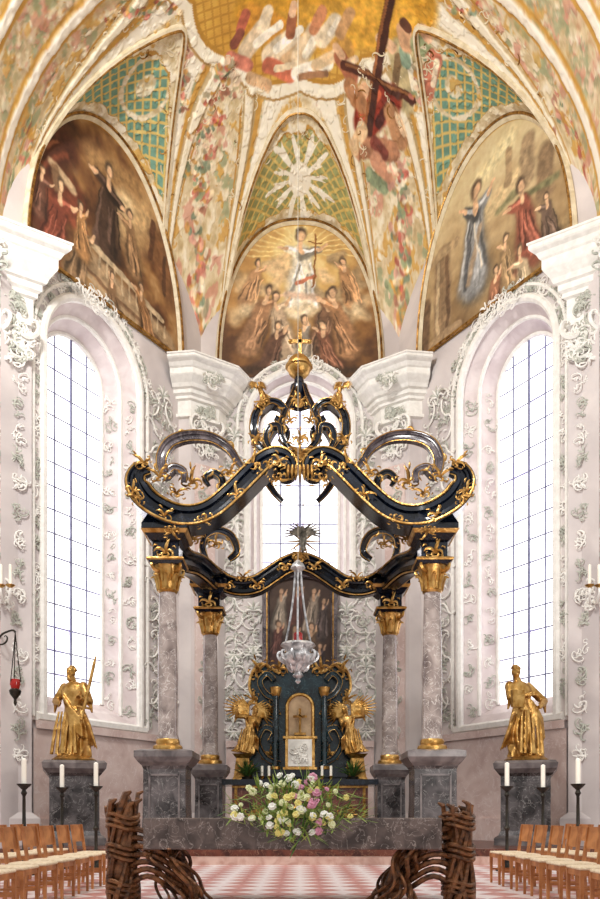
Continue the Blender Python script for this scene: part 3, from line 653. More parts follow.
em,g,_=entab(lk,(0,1,0),.5); lo_=mk('centre_link',em,BLACK,can); mk('gilded_trim',g,GOLD,lo_)
half=[(213,576,DR),(228,586,DR),(243,589,DR),(258,586,DR),(272,577,DR),(286,568,DR),(300,564,DR)]
fp=[P(*p) for p in half]; full=fp+[(-x,y,z) for x,y,z in reversed(fp[:-1])]
em,g2,offs2=entab(smooth_path(full),(0,1,0),.7); mk('rear_entablature',em,BLACK,can)
for i,(p,n,b,k) in enumerate(offs2):
    if i%12==6: spray(g2,p-Vector((0,.33,.1)),.22,i,4)
mk('gilded_trim',g2,GOLD,can)
for sg in (1,-1):
    a=P(167,530,DF); b=P(210,580,DR); pts=[(sg*a[0],a[1],a[2]-.02),(sg*(a[0]*.97+b[0]*.03),17.6,a[2]-.3),(sg*(a[0]+b[0])/2,18.6,a[2]-.15),(sg*(b[0]+.05),19.5,b[2]-.25),(sg*b[0],DR,b[2])]
    em,g2,_=entab(smooth_path(pts),(1,0,0),.75); mk('side_entablature',em,BLACK,can); mk('gilded_trim',g2,GOLD,can)
for nm,X0,Y0,ztop,zped,rr in (('f',2.76,DF,6.2,2.3,.2),('r',2.29,DR,6.15,2.25,.2)):
    for sg in (-1,1):
        x=X0*sg; col=mk('column',MB().lathe([(rr*1.12,zped+.25),(rr*1.12,zped+.3),(rr,zped+.36),(rr*1.02,zped+1.6),(rr*.86,ztop-.6)],(x,Y0,0),24),COLM,can)
        m=MB(); m.lathe([(rr*1.5,zped+.02),(rr*1.55,zped+.07),(rr*1.5,zped+.12),(rr*1.2,zped+.15),(rr*1.25,zped+.22),(rr*1.15,zped+.26)],(x,Y0,0),24); mk('column_base',m,GOLD,col)
        m=MB(); m.lathe([(rr*.9,ztop-.6),(rr*1.05,ztop-.56),(rr*.92,ztop-.52),(rr*1.0,ztop-.4),(rr*1.25,ztop-.18),(rr*1.5,ztop-.06)],(x,Y0,0),16)
        for k_ in range(8):
            a=2*math.pi*k_/8
            for lv,(z0,s_) in enumerate(((ztop-.55,.32),(ztop-.38,.34))):
                a2=a+lv*math.pi/8; N2=Vector((math.cos(a2),math.sin(a2),0)); pts=[];rad=[]
                for t in range(6): tt=t/5; pts.append(Vector((x,Y0,z0))+N2*(rr*1.0+.16*tt*tt)+Z3*(s_*math.sin(tt*2.0)*.95)); rad.append(.05*math.sin(math.pi*(.2+.75*tt)))
                m.tube(pts,rad,5)
        for k_ in range(4):
            a=math.pi/4+k_*math.pi/2; N2=Vector((math.cos(a),math.sin(a),0)); scroll(m,Vector((x,Y0,ztop-.1))+N2*rr*1.45,N2,Z3,Vector((-N2.y,N2.x,0)),.26,.5,'C',.15)
        mk('capital',m,GOLD,col)
        zt2=7.25 if nm=='f' else 7.0
        m=MB(); m.sq([(.3,ztop-.06),(.36,ztop),(.36,ztop+.06),(.27,ztop+.1),(.27,ztop+.38),(.32,ztop+.42),(.42,ztop+.55),(.46,ztop+.62),(.46,ztop+.72),(.3,zt2)],(x,Y0,0)); mk('impost_block',m,BLACK,col,smooth=False)
        m=MB(); m.sq([(.37,ztop+.0),(.385,ztop+.03),(.37,ztop+.06)],(x,Y0,0)); mk('impost_gilding',m,GOLD,col)
        m=MB(); m.sq([(.43,ztop+.53),(.475,ztop+.6),(.43,ztop+.63)],(x,Y0,0)); mk('impost_gilding',m,GOLD,col)
        m=MB(); spray(m,(x,Y0-.3,ztop+.14),.22,3); mk('acanthus_spray',m,GOLD,col)
        w=.5 if nm=='f' else .4; z0=.3
        m=MB(); m.sq([(w*.98,z0+.35),(w*.9,z0+.42),(w*.86,z0+1.0),(w*.86,zped-.38),(w*.92,zped-.3)],(x,Y0,0)); pe=mk('pedestal',m,PEDM,can,smooth=False)
        m=MB(); m.sq([(w*1.1,z0),(w*1.1,z0+.22),(w*1.03,z0+.27),(w*.98,z0+.37)],(x,Y0,0)); mk('pedestal_base',m,PEDL,pe,smooth=False)
        m=MB(); m.sq([(w*.9,zped-.32),(w*1.05,zped-.24),(w*1.18,zped-.14),(w*1.18,zped-.02),(w*.9,zped+.02)],(x,Y0,0)); mk('pedestal_cap',m,PEDL,pe,smooth=False)
        m=MB(); 
        for s2 in(-1,1): m.box((x+s2*w*.6,Y0-w*.87,(z0+zped)/2),(.04,.04,zped-z0-.95))
        m.box((x,Y0-w*.87,zped-.5),(w*1.2,.04,.04)); m.box((x,Y0-w*.87,z0+.49),(w*1.24,.04,.04)); mk('pedestal_panel_frame',m,PEDL,pe,smooth=False)
def vol(pxpts,n=7): return smooth_path([P(*p) for p in pxpts],n)
def mirp(pts): return [Vector((-p.x,p.y,p.z)) for p in pts]
V1=vol([(184,482,16.4),(184,472,16.4),(174,468,16.4),(165,474,16.35),(162,460,16.3),(170,445,16.4),(188,438,16.6),(210,439,16.8),(228,449,17.0),(239,464,17.1),(249,476,17.1)])
V1b=vol([(214,500,17.0),(222,490,17.0),(222,479,17.0),(213,473,17.0),(205,479,17.0),(209,486,17.0)])
V2=vol([(207,560,DR),(203,548,DR),(208,536,DR-.2),(220,532,DR-.4),(232,538,DR-.6),(237,552,DR-.8),(229,560,DR-.8)])
V3=vol([(278,462,17.4),(268,456,17.5),(258,445,17.6),(254,430,17.6),(257,414,17.7),(268,404,17.9),(279,405,18.0),(285,413,18.0),(281,421,18.0),(275,418,18.0)])
V3b=[Vector((p.x*.9,37-p.y+.0,p.z)) for p in V3]
V3c=vol([(272,452,17.3),(266,440,17.3),(269,428,17.3),(278,426,17.3),(280,434,17.3)])
V5=vol([(296,454,17.6),(284,442,17.7),(281,427,17.8),(286,410,18.0),(292,397,18.2),(296,384,18.4)])
for idx,(vp,rd,mt,nm) in enumerate(((V1,.3,GREYM,'great_volute'),(V1b,.22,BLACK,'inner_volute'),(V2,.32,BLACK,'rear_volute'),(V3,.3,BLACK,'crown_volute'),(V3b,.26,BLACK,'crown_volute'),(V3c,.2,BLACK,'crown_volute'),(V5,.22,BLACK,'crown_rib'))):
    for sg in (1,-1):
        pts=vp if sg==1 else mirp(vp)
        em,g,of=entab(pts,(0,1,0),rd,lambda t:.5+.7*math.sin(math.pi*min(1,.06+.9*t)),1.1,.85)
        v=mk(nm,em,mt,can)
        for j in range(10,len(of)-8,16):
            p,n,b,k=of[j]; leaf(g,p+n*.2*k-Vector((0,.1,0)),UX,Z3,NY,.22,math.atan2(n.z,n.x)+(.6 if j%4 else -.6),1.0,.1)
        mk('volute_gilding',g,GOLD,v)
def clus(px,py,d,s,n,base,spread,seed,nr=1):
    c=P(px,py,d)
    for sg in (1,-1):
        if sg==-1 and abs(px-300)<2: continue
        q=MB(); spray(q,c,s,seed,n,base,spread)
        if nr>1: rocaille(q,c,UX,Z3,NY,s*.6,s*.6,nr-1,s*.8,seed,thick=.09)
        if sg==-1: q=q.mir()
        mk('acanthus_spray',q,GOLDD,can)
for a in ((192,484,16.6,.28,5,1.6,2.4,1,1),(176,494,16.4,.22,4,1.2,2.4,2,1),(160,478,16.1,.22,4,1.9,2.4,25,1),(230,474,16.8,.22,5,1.4,2.6,24,1),(145,464,15.95,.22,5,2.2,2.4,4,1),(139,496,15.95,.2,4,3.6,2,5,1),(252,466,16.8,.24,5,1.4,2.4,6,1),
          (262,404,17.5,.22,5,1.9,2.4,7,2),(258,440,17.3,.22,5,2.4,2.4,8,1),(300,404,17.9,.24,7,1.57,3.0,9,2),(290,422,17.6,.2,5,1.57,2.4,41,1),(300,440,17.5,.24,7,1.57,3.0,10,2),(300,456,16.9,.28,7,1.57,3.2,11,2),(278,478,16.7,.22,4,-1.2,2.0,12,1),
          (216,545,DR-.7,.24,5,1.57,2.6,13,1),(194,540,17.2,.24,5,1.57,2.6,33,1),(300,558,DR-.5,.24,6,1.57,3,14,2),(172,530,16.15,.2,4,-1.57,2.4,16,1),(243,578,DR-.5,.2,4,1.57,2.4,17,1)): clus(*a)
m=MB(); c=P(300,468,16.75)
for i in range(7):
    x=-.24+.08*i; m.tube([(x,c[1]-.02,c[2]+.05),(x*1.05,c[1]-.04,c[2]-.1),(x*1.05,c[1],c[2]-.22-.1*(1-abs(i-3)/3))],[.03,.04,.01],6)
mk('lambrequin',m,GOLDD,can)
m=MB(); m.lathe([(.26,-.9),(.3,-.8),(.18,-.7),(.22,-.6),(.2,-.45),(.12,-.38),(.1,-.26)],P(299,367,18.5),14); mk('orb_stand',m,BLACK,can)
m=MB(); c=P(299,367,18.5); m.ell(c,.28,20,14); m.tube([(.29*math.cos(a*math.pi/12)+c[0],.29*math.sin(a*math.pi/12)+c[1],c[2]) for a in range(25)],.03,6); mk('orb',m,GOLD,can)
m=MB(); c=P(300,352,18.5); m.box((c[0],c[1],c[2]+.15),(.08,.06,.62)); m.box((c[0],c[1],c[2]+.24),(.4,.06,.08))
for dx,dz in((.22,.24),(-.22,.24),(0,.48)): m.ell((c[0]+dx,c[1],c[2]+dz),.055,8,6)
mk('orb_cross',m,GOLD,can)
# ---------------------------------------------------------------- figures
def remesh(mb,vox):
    me=bpy.data.meshes.new('tmp'); me.from_pydata(mb.v,[],mb.f); o=bpy.data.objects.new('tmp',me); COL.objects.link(o)
    md=o.modifiers.new('r','REMESH'); md.mode='VOXEL'; md.voxel_size=vox; s=o.modifiers.new('s','SMOOTH'); s.factor=.4; s.iterations=2
    dg=bpy.context.evaluated_depsgraph_get(); ev=o.evaluated_get(dg); m2=bpy.data.meshes.new_from_object(ev)
    r=MB(); r.v=[tuple(v.co) for v in m2.vertices]; r.f=[tuple(p.vertices) for p in m2.polygons]
    bpy.data.objects.remove(o); bpy.data.meshes.remove(m2); bpy.data.meshes.remove(me); return r
def hand(m,p,d,s=1):
    p=Vector(p); d=Vector(d).normalized(); sx=d.cross(Vector((0,1,0))); sx=sx.normalized() if sx.length>.1 else Vector((1,0,0))
    m.ell(tuple(p+d*.02*s),(.024*s,.018*s,.028*s))
    for i,l in enumerate((.04,.048,.045,.036)):
        b=p+d*.035*s+sx*(i-1.5)*.013*s; m.tube([b,b+d*l*.5*s+Vector((0,-.006,0)),b+d*l*.85*s+Vector((0,-.018,0))*s],[.0075*s,.007*s,.005*s],5)
    b=p-sx*.02*s; m.tube([b,b-sx*.018*s+d*.02*s,b-sx*.02*s+d*.04*s],[.009*s,.008*s,.006*s],5)
def figure(armL,armR,head=(0,0),beard=True,wings=0,seed=0,kneel=False,lean=0,sweep=False):
    m=MB(); r=random.Random(seed); rings=[]; n=48
    for i in range(22):
        t=i/21; z=.0+t*.54; k=(1-t); rx=.105+.07*k**1.2+(.04 if kneel else 0)*k; ry=.09+.05*k+(.05 if kneel else 0)*k; ox=.045*math.sin(t*3.0)*(1 if not sweep else -1)+lean*t*.1
        ring=[]
        for j in range(n):
            a=2*math.pi*j/n; f=1+.17*(.35+k)*math.sin(7*a+seed+2.6*math.sin(t*3))+.08*(.3+k)*math.sin(13*a-3*t+seed*2)
            ring.append((ox+rx*f*math.cos(a),ry*f*math.sin(a),z))
        rings.append(ring)
    m.loft(rings); ox=lean*.1
    tr=[]
    for z,rx,ry in ((.50,.11,.09),(.56,.105,.085),(.64,.12,.09),(.72,.14,.095),(.78,.14,.08),(.815,.09,.06),(.83,.045,.045)):
        tr.append([(ox+lean*(z-.5)*.3+rx*math.cos(2*math.pi*j/20),ry*math.sin(2*math.pi*j/20),z) for j in range(20)])
    m.loft(tr); hx=ox+lean*.11+head[0]*.03
    m.tube([(ox+lean*.09,0,.80),(hx,-.01,.875)],[.042,.036],8)
    hc=(hx+head[0]*.01,-.02,.925); m.ell(hc,(.046,.055,.064),14,10)
    m.ell((hc[0]+head[0]*.01,hc[1]-.055,hc[2]-.002),(.009,.018,.016),8,6); m.ell((hc[0]+head[0]*.01,hc[1]-.046,hc[2]-.034),(.018,.012,.007),8,6)
    for s_ in (-1,1): m.ell((hc[0]+s_*.019,hc[1]-.046,hc[2]+.018),(.014,.01,.005),6,5); m.ell((hc[0]+s_*.046,hc[1]+.005,hc[2]),(.008,.014,.018),6,5)
    for i in range(26):
        a=r.uniform(0,6.28); b=r.uniform(.1,1.4); 
        p=(hc[0]+.05*math.cos(a)*math.sin(b),hc[1]+.015+.055*math.sin(a)*math.sin(b),hc[2]+.018+.055*math.cos(b)); 
        if p[1]>hc[1]-.035 or p[2]>hc[2]+.05: m.ell(p,.016,6,5)
    if beard:
        for i in range(12): m.ell((hc[0]+r.uniform(-.025,.025),hc[1]-.042+r.uniform(-.01,.01),hc[2]-.05-r.uniform(0,.05)),.016,6,5)
    for sg,arm in ((-1,armL),(1,armR)):
        sh=(ox+lean*.09+sg*.12,0,.775); el,ha=arm
        m.ell(sh,.052,8,6); m.tube([sh,el],[.052,.046],10); m.tube([el,tuple((Vector(el)+Vector(ha))/2),ha],[.046,.04,.026],10); m.ell(el,.046,8,6)
        for k in range(4): m.tube([el,(el[0]+.01*k*sg,el[1]+.01,el[2]-.05-.025*k)],[.035,.01],6)
        hand(m,ha,Vector(ha)-Vector(el),1.0)
    for k in range(7):
        o=k*.022; m.tube([(ox-.13+o*.2,-.03,.78-o),(-.06+o*.4,-.1,.66-o*1.3),(.05,-.12,.52-o*1.4),(.14+o*.2,-.09,.42-o*1.5),(.2,0,.30-o)],[.013,.02,.024,.02,.01],6)
    for k in range(6):
        x=-.15+k*.05; m.tube([(x*.8,-.1,.5),(x,-.13,.3),(x*1.15+r.uniform(-.02,.02),-.15,.03)],[.012,.02,.022],6)
    sgn=-1 if sweep else 1
    for k in range(6 if sweep else 5): m.tube([(sgn*.12,.0,.5),(sgn*(.19+.018*k),-.02-.02*k,.34),(sgn*(.2+.03*k),-.03,.14-.015*k)],[.022,.024,.008],6)
    for s_ in(-1,1): m.ell((s_*.07,-.14,.015),(.03,.06,.022),8,6)
    if wings:
        for sg in (-1,1):
            for i in range(10):
                a=.15+i*.15; L=(.30+.16*math.sin(i/9*2.6))*wings
                p0=Vector((ox+sg*.05,.07,.74)); p1=p0+Vector((sg*math.cos(a)*.2*wings,.04,math.sin(a)*.2+.08)); p2=p0+Vector((sg*math.cos(a-.35)*L*1.1,.06,math.sin(a-.35)*L+.03))
                m.tube([p0,p1,p2],[.03,.034,.01],6)
    return remesh(m,.008)
def rockbase(m,c,r,n=9,seed=1):
    rr=random.Random(seed)
    for i in range(n): m.ell((c[0]+rr.uniform(-.5,.5)*r,c[1]+rr.uniform(-.5,.5)*r,c[2]+rr.uniform(.03,.1)*r),(r*.4,r*.4,r*.2),10,6)
def place(mb,loc,s,rz=0,tilt=0): 
    o=MB(); o.join(mb,Matrix.Translation(loc)@Matrix.Rotation(tilt,4,'Y')@Matrix.Rotation(rz,4,'Z')@Matrix.Scale(s,4)); return o
def ped_statue(sg,fig_mb,label,attr):
    x,y=5.2*sg,18.4; zt=P(0,762,y)[2]; rz=-.3*sg
    p=thing('statue_pedestal',(x,y,.3),'square grey marble pedestal carrying a gilded saint','pedestal',group='marble statue pedestals')
    m=MB(); m.sq([(.6,.5),(.54,.62),(.54,zt-.35),(.6,zt-.28)],(x,y,0),rz=rz); mk('pedestal_shaft',m,PEDM,p,smooth=False)
    m=MB(); m.sq([(.68,.3),(.68,.46),(.61,.52)],(x,y,0),rz=rz); mk('pedestal_base',m,PEDL,p,smooth=False)
    m=MB(); m.sq([(.58,zt-.3),(.68,zt-.18),(.7,zt-.06),(.64,zt)],(x,y,0),rz=rz); mk('pedestal_cap',m,PEDL,p,smooth=False)
    s=thing('saint_statue',(x,y,zt),label,'statue',group='gilded saint statues')
    m=place(fig_mb,(x,y,zt+.1),2.1,.35*sg); mk('figure',m,GOLD,s,sharp=None)
    m=MB(); m.lathe([(.48,0),(.5,.05),(.4,.12)],(x,y,zt),16); rockbase(m,(x,y,zt+.02),.5,10,3); mk('rocky_base',m,GOLDD,s)
    attr(s,x,y,zt)
fL=figure(((-.2,-.04,.62),(-.09,-.14,.58)),((.22,-.03,.60),(.2,-.13,.62)),head=(-.6,0),seed=1)
fR=figure(((-.22,-.03,.64),(-.10,-.15,.66)),((.2,-.04,.62),(.08,-.15,.55)),head=(-1,0),seed=4,lean=-.5,sweep=True,beard=False)
def aL(s,x,y,z):
    m=MB(); a=Vector((x+.34,y-.38,z+1.2)); b=Vector((x+.6,y-.36,z+2.38)); d=(b-a).normalized(); a2=a-d*.28; m.tube([a2,a],.026,8); m.tube([a,a.lerp(b,.85),b],[.042,.038,.01],6); m.tube([a-Vector((.16,0,-.03)),a+Vector((.16,0,-.03))],.025,6); m.ell(tuple(a2),.04,8,6); mk('sword',m,GOLD,s,label='gilded sword held upright')
def aR(s,x,y,z):
    m=MB(); m.box((x-.3,y-.40,z+1.4),(.3,.1,.38),.3); mk('book',m,GOLD,s,label='gilded book held to the chest')
ped_statue(-1,fL,'gilded bearded saint statue holding an upright sword',aL)
ped_statue(1,fR,'gilded bareheaded saint statue in sweeping robes holding a book',aR)
# ---------------------------------------------------------------- high altar
DA=20.9
ha=thing('high_altar',(0,DA,.3),'dark marble high altar with gilded black retable and silver tabernacle','altar')
m=MB(); zt=P(0,785,DA-.6)[2]; m.box((0,DA-.4,(.3+zt)/2),(3.4,1.0,zt-.3)); mk('mensa_body',m,REDM,ha,smooth=False)
m=MB(); m.box((0,DA-.4,zt+.06),(3.9,1.2,.14)); mk('mensa_slab',m,BLACK,ha,smooth=False)
m=MB(); m.box((0,DA-.4,.38),(3.7,1.15,.16)); mk('mensa_plinth',m,BLACK,ha,smooth=False)
m=MB()
for x in (-1.6,-.75,.75,1.6): m.box((x,DA-.92,(.4+zt)/2),(.07,.05,zt-.5))
m.box((0,DA-.93,zt-.06),(3.4,.05,.05)); m.box((0,DA-.93,.55),(3.4,.05,.05)); mk('mensa_gilding',m,GOLDD,ha)
for x,w_ in ((0,.9),(1.15,.4),(-1.15,.4)):
    m=MB(); rocaille(m,(x,DA-.93,1.0),(1,0,0),Z3,(0,-1,0),w_,.25,int(10*w_)+2,.3,3); mk('mensa_ornament',m,GOLDD,ha)
def HA(px,py,d=DA): return P(px,py,d)
def prism(pts,y0,y1):
    m=MB(); n=len(pts); m.add([(x,y0,z) for x,z in pts]+[(x,y1,z) for x,z in pts],[tuple(range(n)),tuple(reversed(range(n,2*n)))]+[(i,(i+1)%n,n+(i+1)%n,n+i) for i in range(n)]); return m
hp=[(300,655),(312,660),(322,672),(338,664),(348,674),(350,690),(343,704),(345,722),(352,740),(356,760),(360,783)]
hs=smooth_path([(HA(*p)[0],0,HA(*p)[2]) for p in hp],4); out=[(v.x,v.z) for v in hs]; out=out+[(-x,z) for x,z in reversed(out[1:])]
mk('retable_panel',prism(out,DA-.05,DA+.35),TEALM,ha,smooth=False)
m=MB(); m.tube([(x,DA-.08,z) for x,z in out],.04,6); mk('retable_edge',m,GOLD,ha)
for px,py,s,b_,sd in ((340,672,.3,1.2,1),(346,700,.26,.4,2),(322,670,.26,2,3),(349,745,.3,1.2,5),(354,768,.26,1.2,6),(328,712,.24,1.5,7),(330,755,.24,1.5,8)):
    c=HA(px,py,DA-.14); q=MB(); spray(q,c,s,sd,5,b_,2.4); mk('retable_acanthus',q,GOLDD,ha); mk('retable_acanthus',q.mir(),GOLDD,ha)
q=MB(); spray(q,HA(300,664,DA-.15),.36,7,7,1.57,3.2); mk('retable_acanthus',q,GOLD,ha)
for sg in(-1,1):
    for pp in (([(322,700),(334,694),(340,682),(333,674),(326,680)]),([(320,764),(334,758),(342,742),(336,728),(326,732),(330,742)])):
        v=[P(300+sg*(a-300),b,DA-.22) for a,b in pp]; q,g,_=entab(smooth_path(v,5),(0,1,0),.25); sc_=mk('retable_scroll',q,TEALM,ha); mk('scroll_gilding',g,GOLD,sc_)
    c=HA(300+sg*24,0); zb=HA(0,770)[2]; z1=HA(0,690)[2]
    m=MB(); m.lathe([(.1,zb),(.12,zb+.08),(.085,zb+.14),(.08,z1-.2),(.12,z1-.05),(.13,z1)],(c[0],DA-.28,0),14); mk('retable_column',m,TEALM,ha)
    m=MB(); m.lathe([(.1,z1-.2),(.14,z1-.1),(.16,z1+.02)],(c[0],DA-.28,0),10); mk('retable_column_capital',m,GOLD,ha)
    m=MB(); m.lathe([(.14,zb),(.14,zb+.06),(.1,zb+.1)],(c[0],DA-.28,0),14); mk('retable_column_base',m,GOLD,ha)
ar=arch_outline(0,HA(313,0)[0],HA(0,738)[2],HA(0,708)[2],12)
mk('tabernacle_niche',prism(ar,DA-.12,DA-.06),mat('cream_niche_marble',(160,130,96),(206,176,136),rough=.5),ha,smooth=False)
m=MB(); m.tube([(x,DA-.14,z) for x,z in ar],.045,6); mk('niche_frame',m,GOLD,ha)
m=MB(); c=HA(300,736,DA-.3); m.box((0,DA-.3,c[2]+.05),(.3,.2,.06)); m.box((0,DA-.3,c[2]+.38),(.06,.04,.66)); m.box((0,DA-.3,c[2]+.5),(.36,.04,.06)); m.tube([(-.13,DA-.34,c[2]+.52),(0,DA-.34,c[2]+.46),(.13,DA-.34,c[2]+.52)],.022,5); m.tube([(0,DA-.34,c[2]+.5),(0,DA-.34,c[2]+.16)],[.04,.02],6); m.ell((0,DA-.35,c[2]+.55),.035,8,6); mk('crucifix',m,GOLDD,ha)
z0=HA(0,770,DA-.55)[2]; z1=HA(0,737,DA-.55)[2]
m=MB(); m.box((0,DA-.5,(z0+z1)/2),(.74,.5,z1-z0-.1)); m.box((0,DA-.5,z1-.03),(.86,.6,.06)); m.box((0,DA-.5,z0+.03),(.86,.6,.06)); tb=mk('tabernacle',m,GOLD,ha,smooth=False)
m=MB(); m.box((0,DA-.77,(z0+z1)/2),(.6,.04,z1-z0-.16)); rocaille(m,(0,DA-.8,(z0+z1)/2),(1,0,0),Z3,(0,-1,0),.4,.45,16,.2,6,thick=.08); mk('tabernacle_door',m,mat('pale_relief',(190,186,176),(232,228,218),rough=.4,metal=.2),tb)
m=MB(); m.box((0,DA-.3,z0-.09),(2.4,.8,.18)); mk('altar_gradine',m,BLACK,ha,smooth=False)
m=MB(); m.box((0,DA-.1,z0-.2),(2.7,.6,.12)); mk('altar_gradine',m,BLACK,ha,smooth=False)
fA=figure(((-.26,-.06,.74),(-.3,-.12,.9)),((.2,-.1,.62),(.12,-.22,.66)),beard=False,wings=1.25,seed=6,kneel=True,lean=.7)
for sg in(-1,1):
    c=P(300+sg*57,753,DA-.5); a=thing('angel_statue',(c[0],c[1],c[2]),'gilded winged angel statue leaning beside the retable','statue',group='gilded altar angels')
    m=place(fA,(0,0,0),1.2,.35,.14)
    if sg==1: m=m.mir()
    m=MB().join(m,Matrix.Translation(c)); mk('figure',m,GOLD,a,sharp=None)
    m=MB(); zt_=zt+.13; m.sq([(.26,zt_),(.22,zt_+.08),(.16,c[2]-.14),(.26,c[2]-.03)],(c[0],c[1],0)); mk('angel_plinth',m,GOLDD,a)
fP=figure(((-.22,-.06,.7),(-.2,-.1,.86)),((.22,-.06,.7),(.16,-.16,.66)),beard=False,wings=1,seed=9,kneel=True)
for sg in(-1,1):
    c=P(300+sg*36,404,17.7); mk('putto',place(fP,(c[0],c[1],c[2]),.5,-sg*.5,sg*.25),GOLDD,can,sharp=None)
root=None
for i,px in enumerate((262,269,322,331)):
    c=P(px,781,DA-.7)
    if root is None:
        root=thing('altar_candle',c,'short white candle in a gilded holder on the high altar','candle',group='high altar candles')
        m=MB(); m.lathe([(.09,0),(.08,.03),(.03,.06),(.045,.1),(.07,.13)],c,12); mk('candle_holder',m,GOLD,root)
        m=MB(); m.lathe([(.035,.12),(.035,.38),(.01,.39)],c,12); mk('candle',m,CANDLE,root)
    else: copy_thing(root,c)
def plant(c,r_,n,seed,label):
    t=thing('potted_plant',c,label,'plant',group='green altar plants'); m=MB(); m.lathe([(.1,0),(.14,.14),(.15,.16)],c,12); mk('pot',m,IRON,t)
    m=MB(); rr=random.Random(seed)
    for i in range(n):
        a=rr.uniform(0,6.28); e=rr.uniform(.2,1.4); l=r_*rr.uniform(.6,1.1); d=Vector((math.cos(a)*math.cos(e),math.sin(a)*math.cos(e),math.sin(e))); p=Vector(c)+Vector((0,0,.15))
        m.tube([p,p+d*l*.6+Vector((0,0,.05)),p+d*l],[.008,.04,.004],4,flat=.25)
    o=mk('foliage',m,DGREEN,t); o['kind']='stuff'
for sg in(-1,1): plant(P(300+sg*53,783,DA-.75),.5,60,3+sg,'leafy green plant in a dark pot on the altar')
fr_=thing('altarpiece_painting',(0,24.75,5.0),'dark framed altarpiece painting of gathered figures','painting')
zb,ztp=P(0,690,24.7)[2],P(0,592,24.7)[2]; hw=1.02
na,nb=90,130; aa,bb=np.meshgrid(np.linspace(-hw,hw,na),np.linspace(0,1,nb)); top=ztp+.55*np.sqrt(np.clip(1-(aa/hw)**2,0,1)); zz=zb+(top-zb)*bb
x=aa.ravel()+hw; y=(zz.ravel()-zb); base=palette(fbm(x*1.5,y*1.5,2)*1.1,[(36,24,20),(62,46,38),(92,74,62)])
cv=Canvas(x,y,base,.05,3)
for a in ((.4,1.9,1.1,(124,112,98)),(.9,2.0,1.1,(84,52,44)),(1.4,1.9,1.1,(122,108,94)),(1.7,1.7,1.0,(70,58,54)),(.3,1.0,1.0,(72,44,38)),(.8,.6,1.2,(62,50,44)),(1.3,.7,1.2,(90,70,52)),(1.6,.3,1.0,(50,40,40))): cv.fig(*a[:3],a[3],skin=(170,134,106),lean=.05,arm=1.0)
m=MB(); m.v=list(zip(aa.ravel().tolist(),[24.78]*len(x),zz.ravel().tolist())); m.f=[(i*na+j,i*na+j+1,(i+1)*na+j+1,(i+1)*na+j) for i in range(nb-1) for j in range(na-1)]
mk('canvas',m,FRESCO,fr_,cols=(cv.c/255).clip(0,1)**2.2,sharp=None)
m=MB(); o_=[(-hw,zb),(-hw,ztp)]+[(-hw*math.cos(math.pi*i/16),ztp+.55*math.sin(math.pi*i/16)) for i in range(1,16)]+[(hw,ztp),(hw,zb),(-hw,zb)]
m.tube([(x_*1.04,24.72,z_) for x_,z_ in o_],.11,8); mk('picture_frame',m,GREYM,fr_)
m=MB(); m.tube([(x_,24.64,z_) for x_,z_ in o_],.03,6); mk('gilded_fillet',m,GOLDD,fr_)
c=Vector(P(303,540,18.0)); dv=thing('dove_ornament',tuple(c),'silver dove ornament with curling rays hanging under the canopy','ornament')
m=MB(); m.tube([c+Vector((0,0,-.28)),c,c+Vector((.02,0,.2)),c+Vector((-.02,-.05,.3))],[.03,.09,.06,.03],10)
for sg in(-1,1):
    for i in range(6): a=.2+i*.22; m.tube([c+Vector((0,0,.08)),c+Vector((sg*.2*math.cos(a),0,.1+.16*math.sin(a))),c+Vector((sg*.42*math.cos(a-.3),0,.1+.34*math.sin(a-.3)))],[.03,.03,.01],5)
mk('dove_body',m,SILVD,dv); m=MB(); 
for i in range(10): a=2*math.pi*i/10; m.tube([c+Vector((0,.08,0)),c+Vector((.45*math.cos(a),.08,.45*math.sin(a)))],[.03,.006],5)
m.tube([c+Vector((0,0,.25)),Vector((c.x,c.y,8.35))],.012,5); mk('dove_rays',m,GOLDD,dv)
DL=14.0; c=Vector(P(298,660,DL)); sl=thing('sanctuary_lamp',tuple(c),'ornate silver sanctuary lamp hanging on long chains','lamp')
m=MB(); m.lathe([(.01,-.42),(.05,-.38),(.03,-.33),(.1,-.28),(.06,-.22),(.18,-.14),(.27,-.02),(.29,.06),(.2,.13),(.23,.2),(.31,.25),(.28,.29),(.15,.24)],c,24)
for i in range(10):
    a=2*math.pi*i/10; N=Vector((math.cos(a),math.sin(a),0)); scroll(m,c+N*.28+Vector((0,0,.05)),N,Z3,Vector((-N.y,N.x,0)),.2,1.2,'C',.11); leaf(m,c+N*.12+Vector((0,0,-.2)),N,Z3,Vector((-N.y,N.x,0)),.22,.9,.5,.16)
mk('lamp_bowl',m,SILV,sl)
m=MB(); m.lathe([(.06,.2),(.08,.3),(.08,.46),(.06,.48)],c,14); mk('lamp_glass',m,REDG,sl)
m=MB(); top=Vector(P(298,566,DL)); 
for i in range(3):
    a=2*math.pi*i/3+.5; p0=c+Vector((.28*math.cos(a),.28*math.sin(a),.22)); p1=top+Vector((.05*math.cos(a),.05*math.sin(a),0)); N_=26
    for k_ in range(N_):
        q=p0.lerp(p1,(k_+.5)/N_); q+=Vector((math.cos(a),math.sin(a),0))*(-.04*math.sin(math.pi*k_/N_)); d=(p1-p0)/N_*.62; m.tube([q-d,q+d],.017,4)
m.lathe([(.02,-.12),(.13,-.04),(.1,.03),(.03,.1)],top,14); mk('lamp_chain',m,SILV,sl)
m=MB(); m.tube([top,(top.x,top.y,21.55)],.006,5); mk('suspension_cable',m,mat('grey_cable',(150,140,124),(170,160,142),rough=.7),sl)
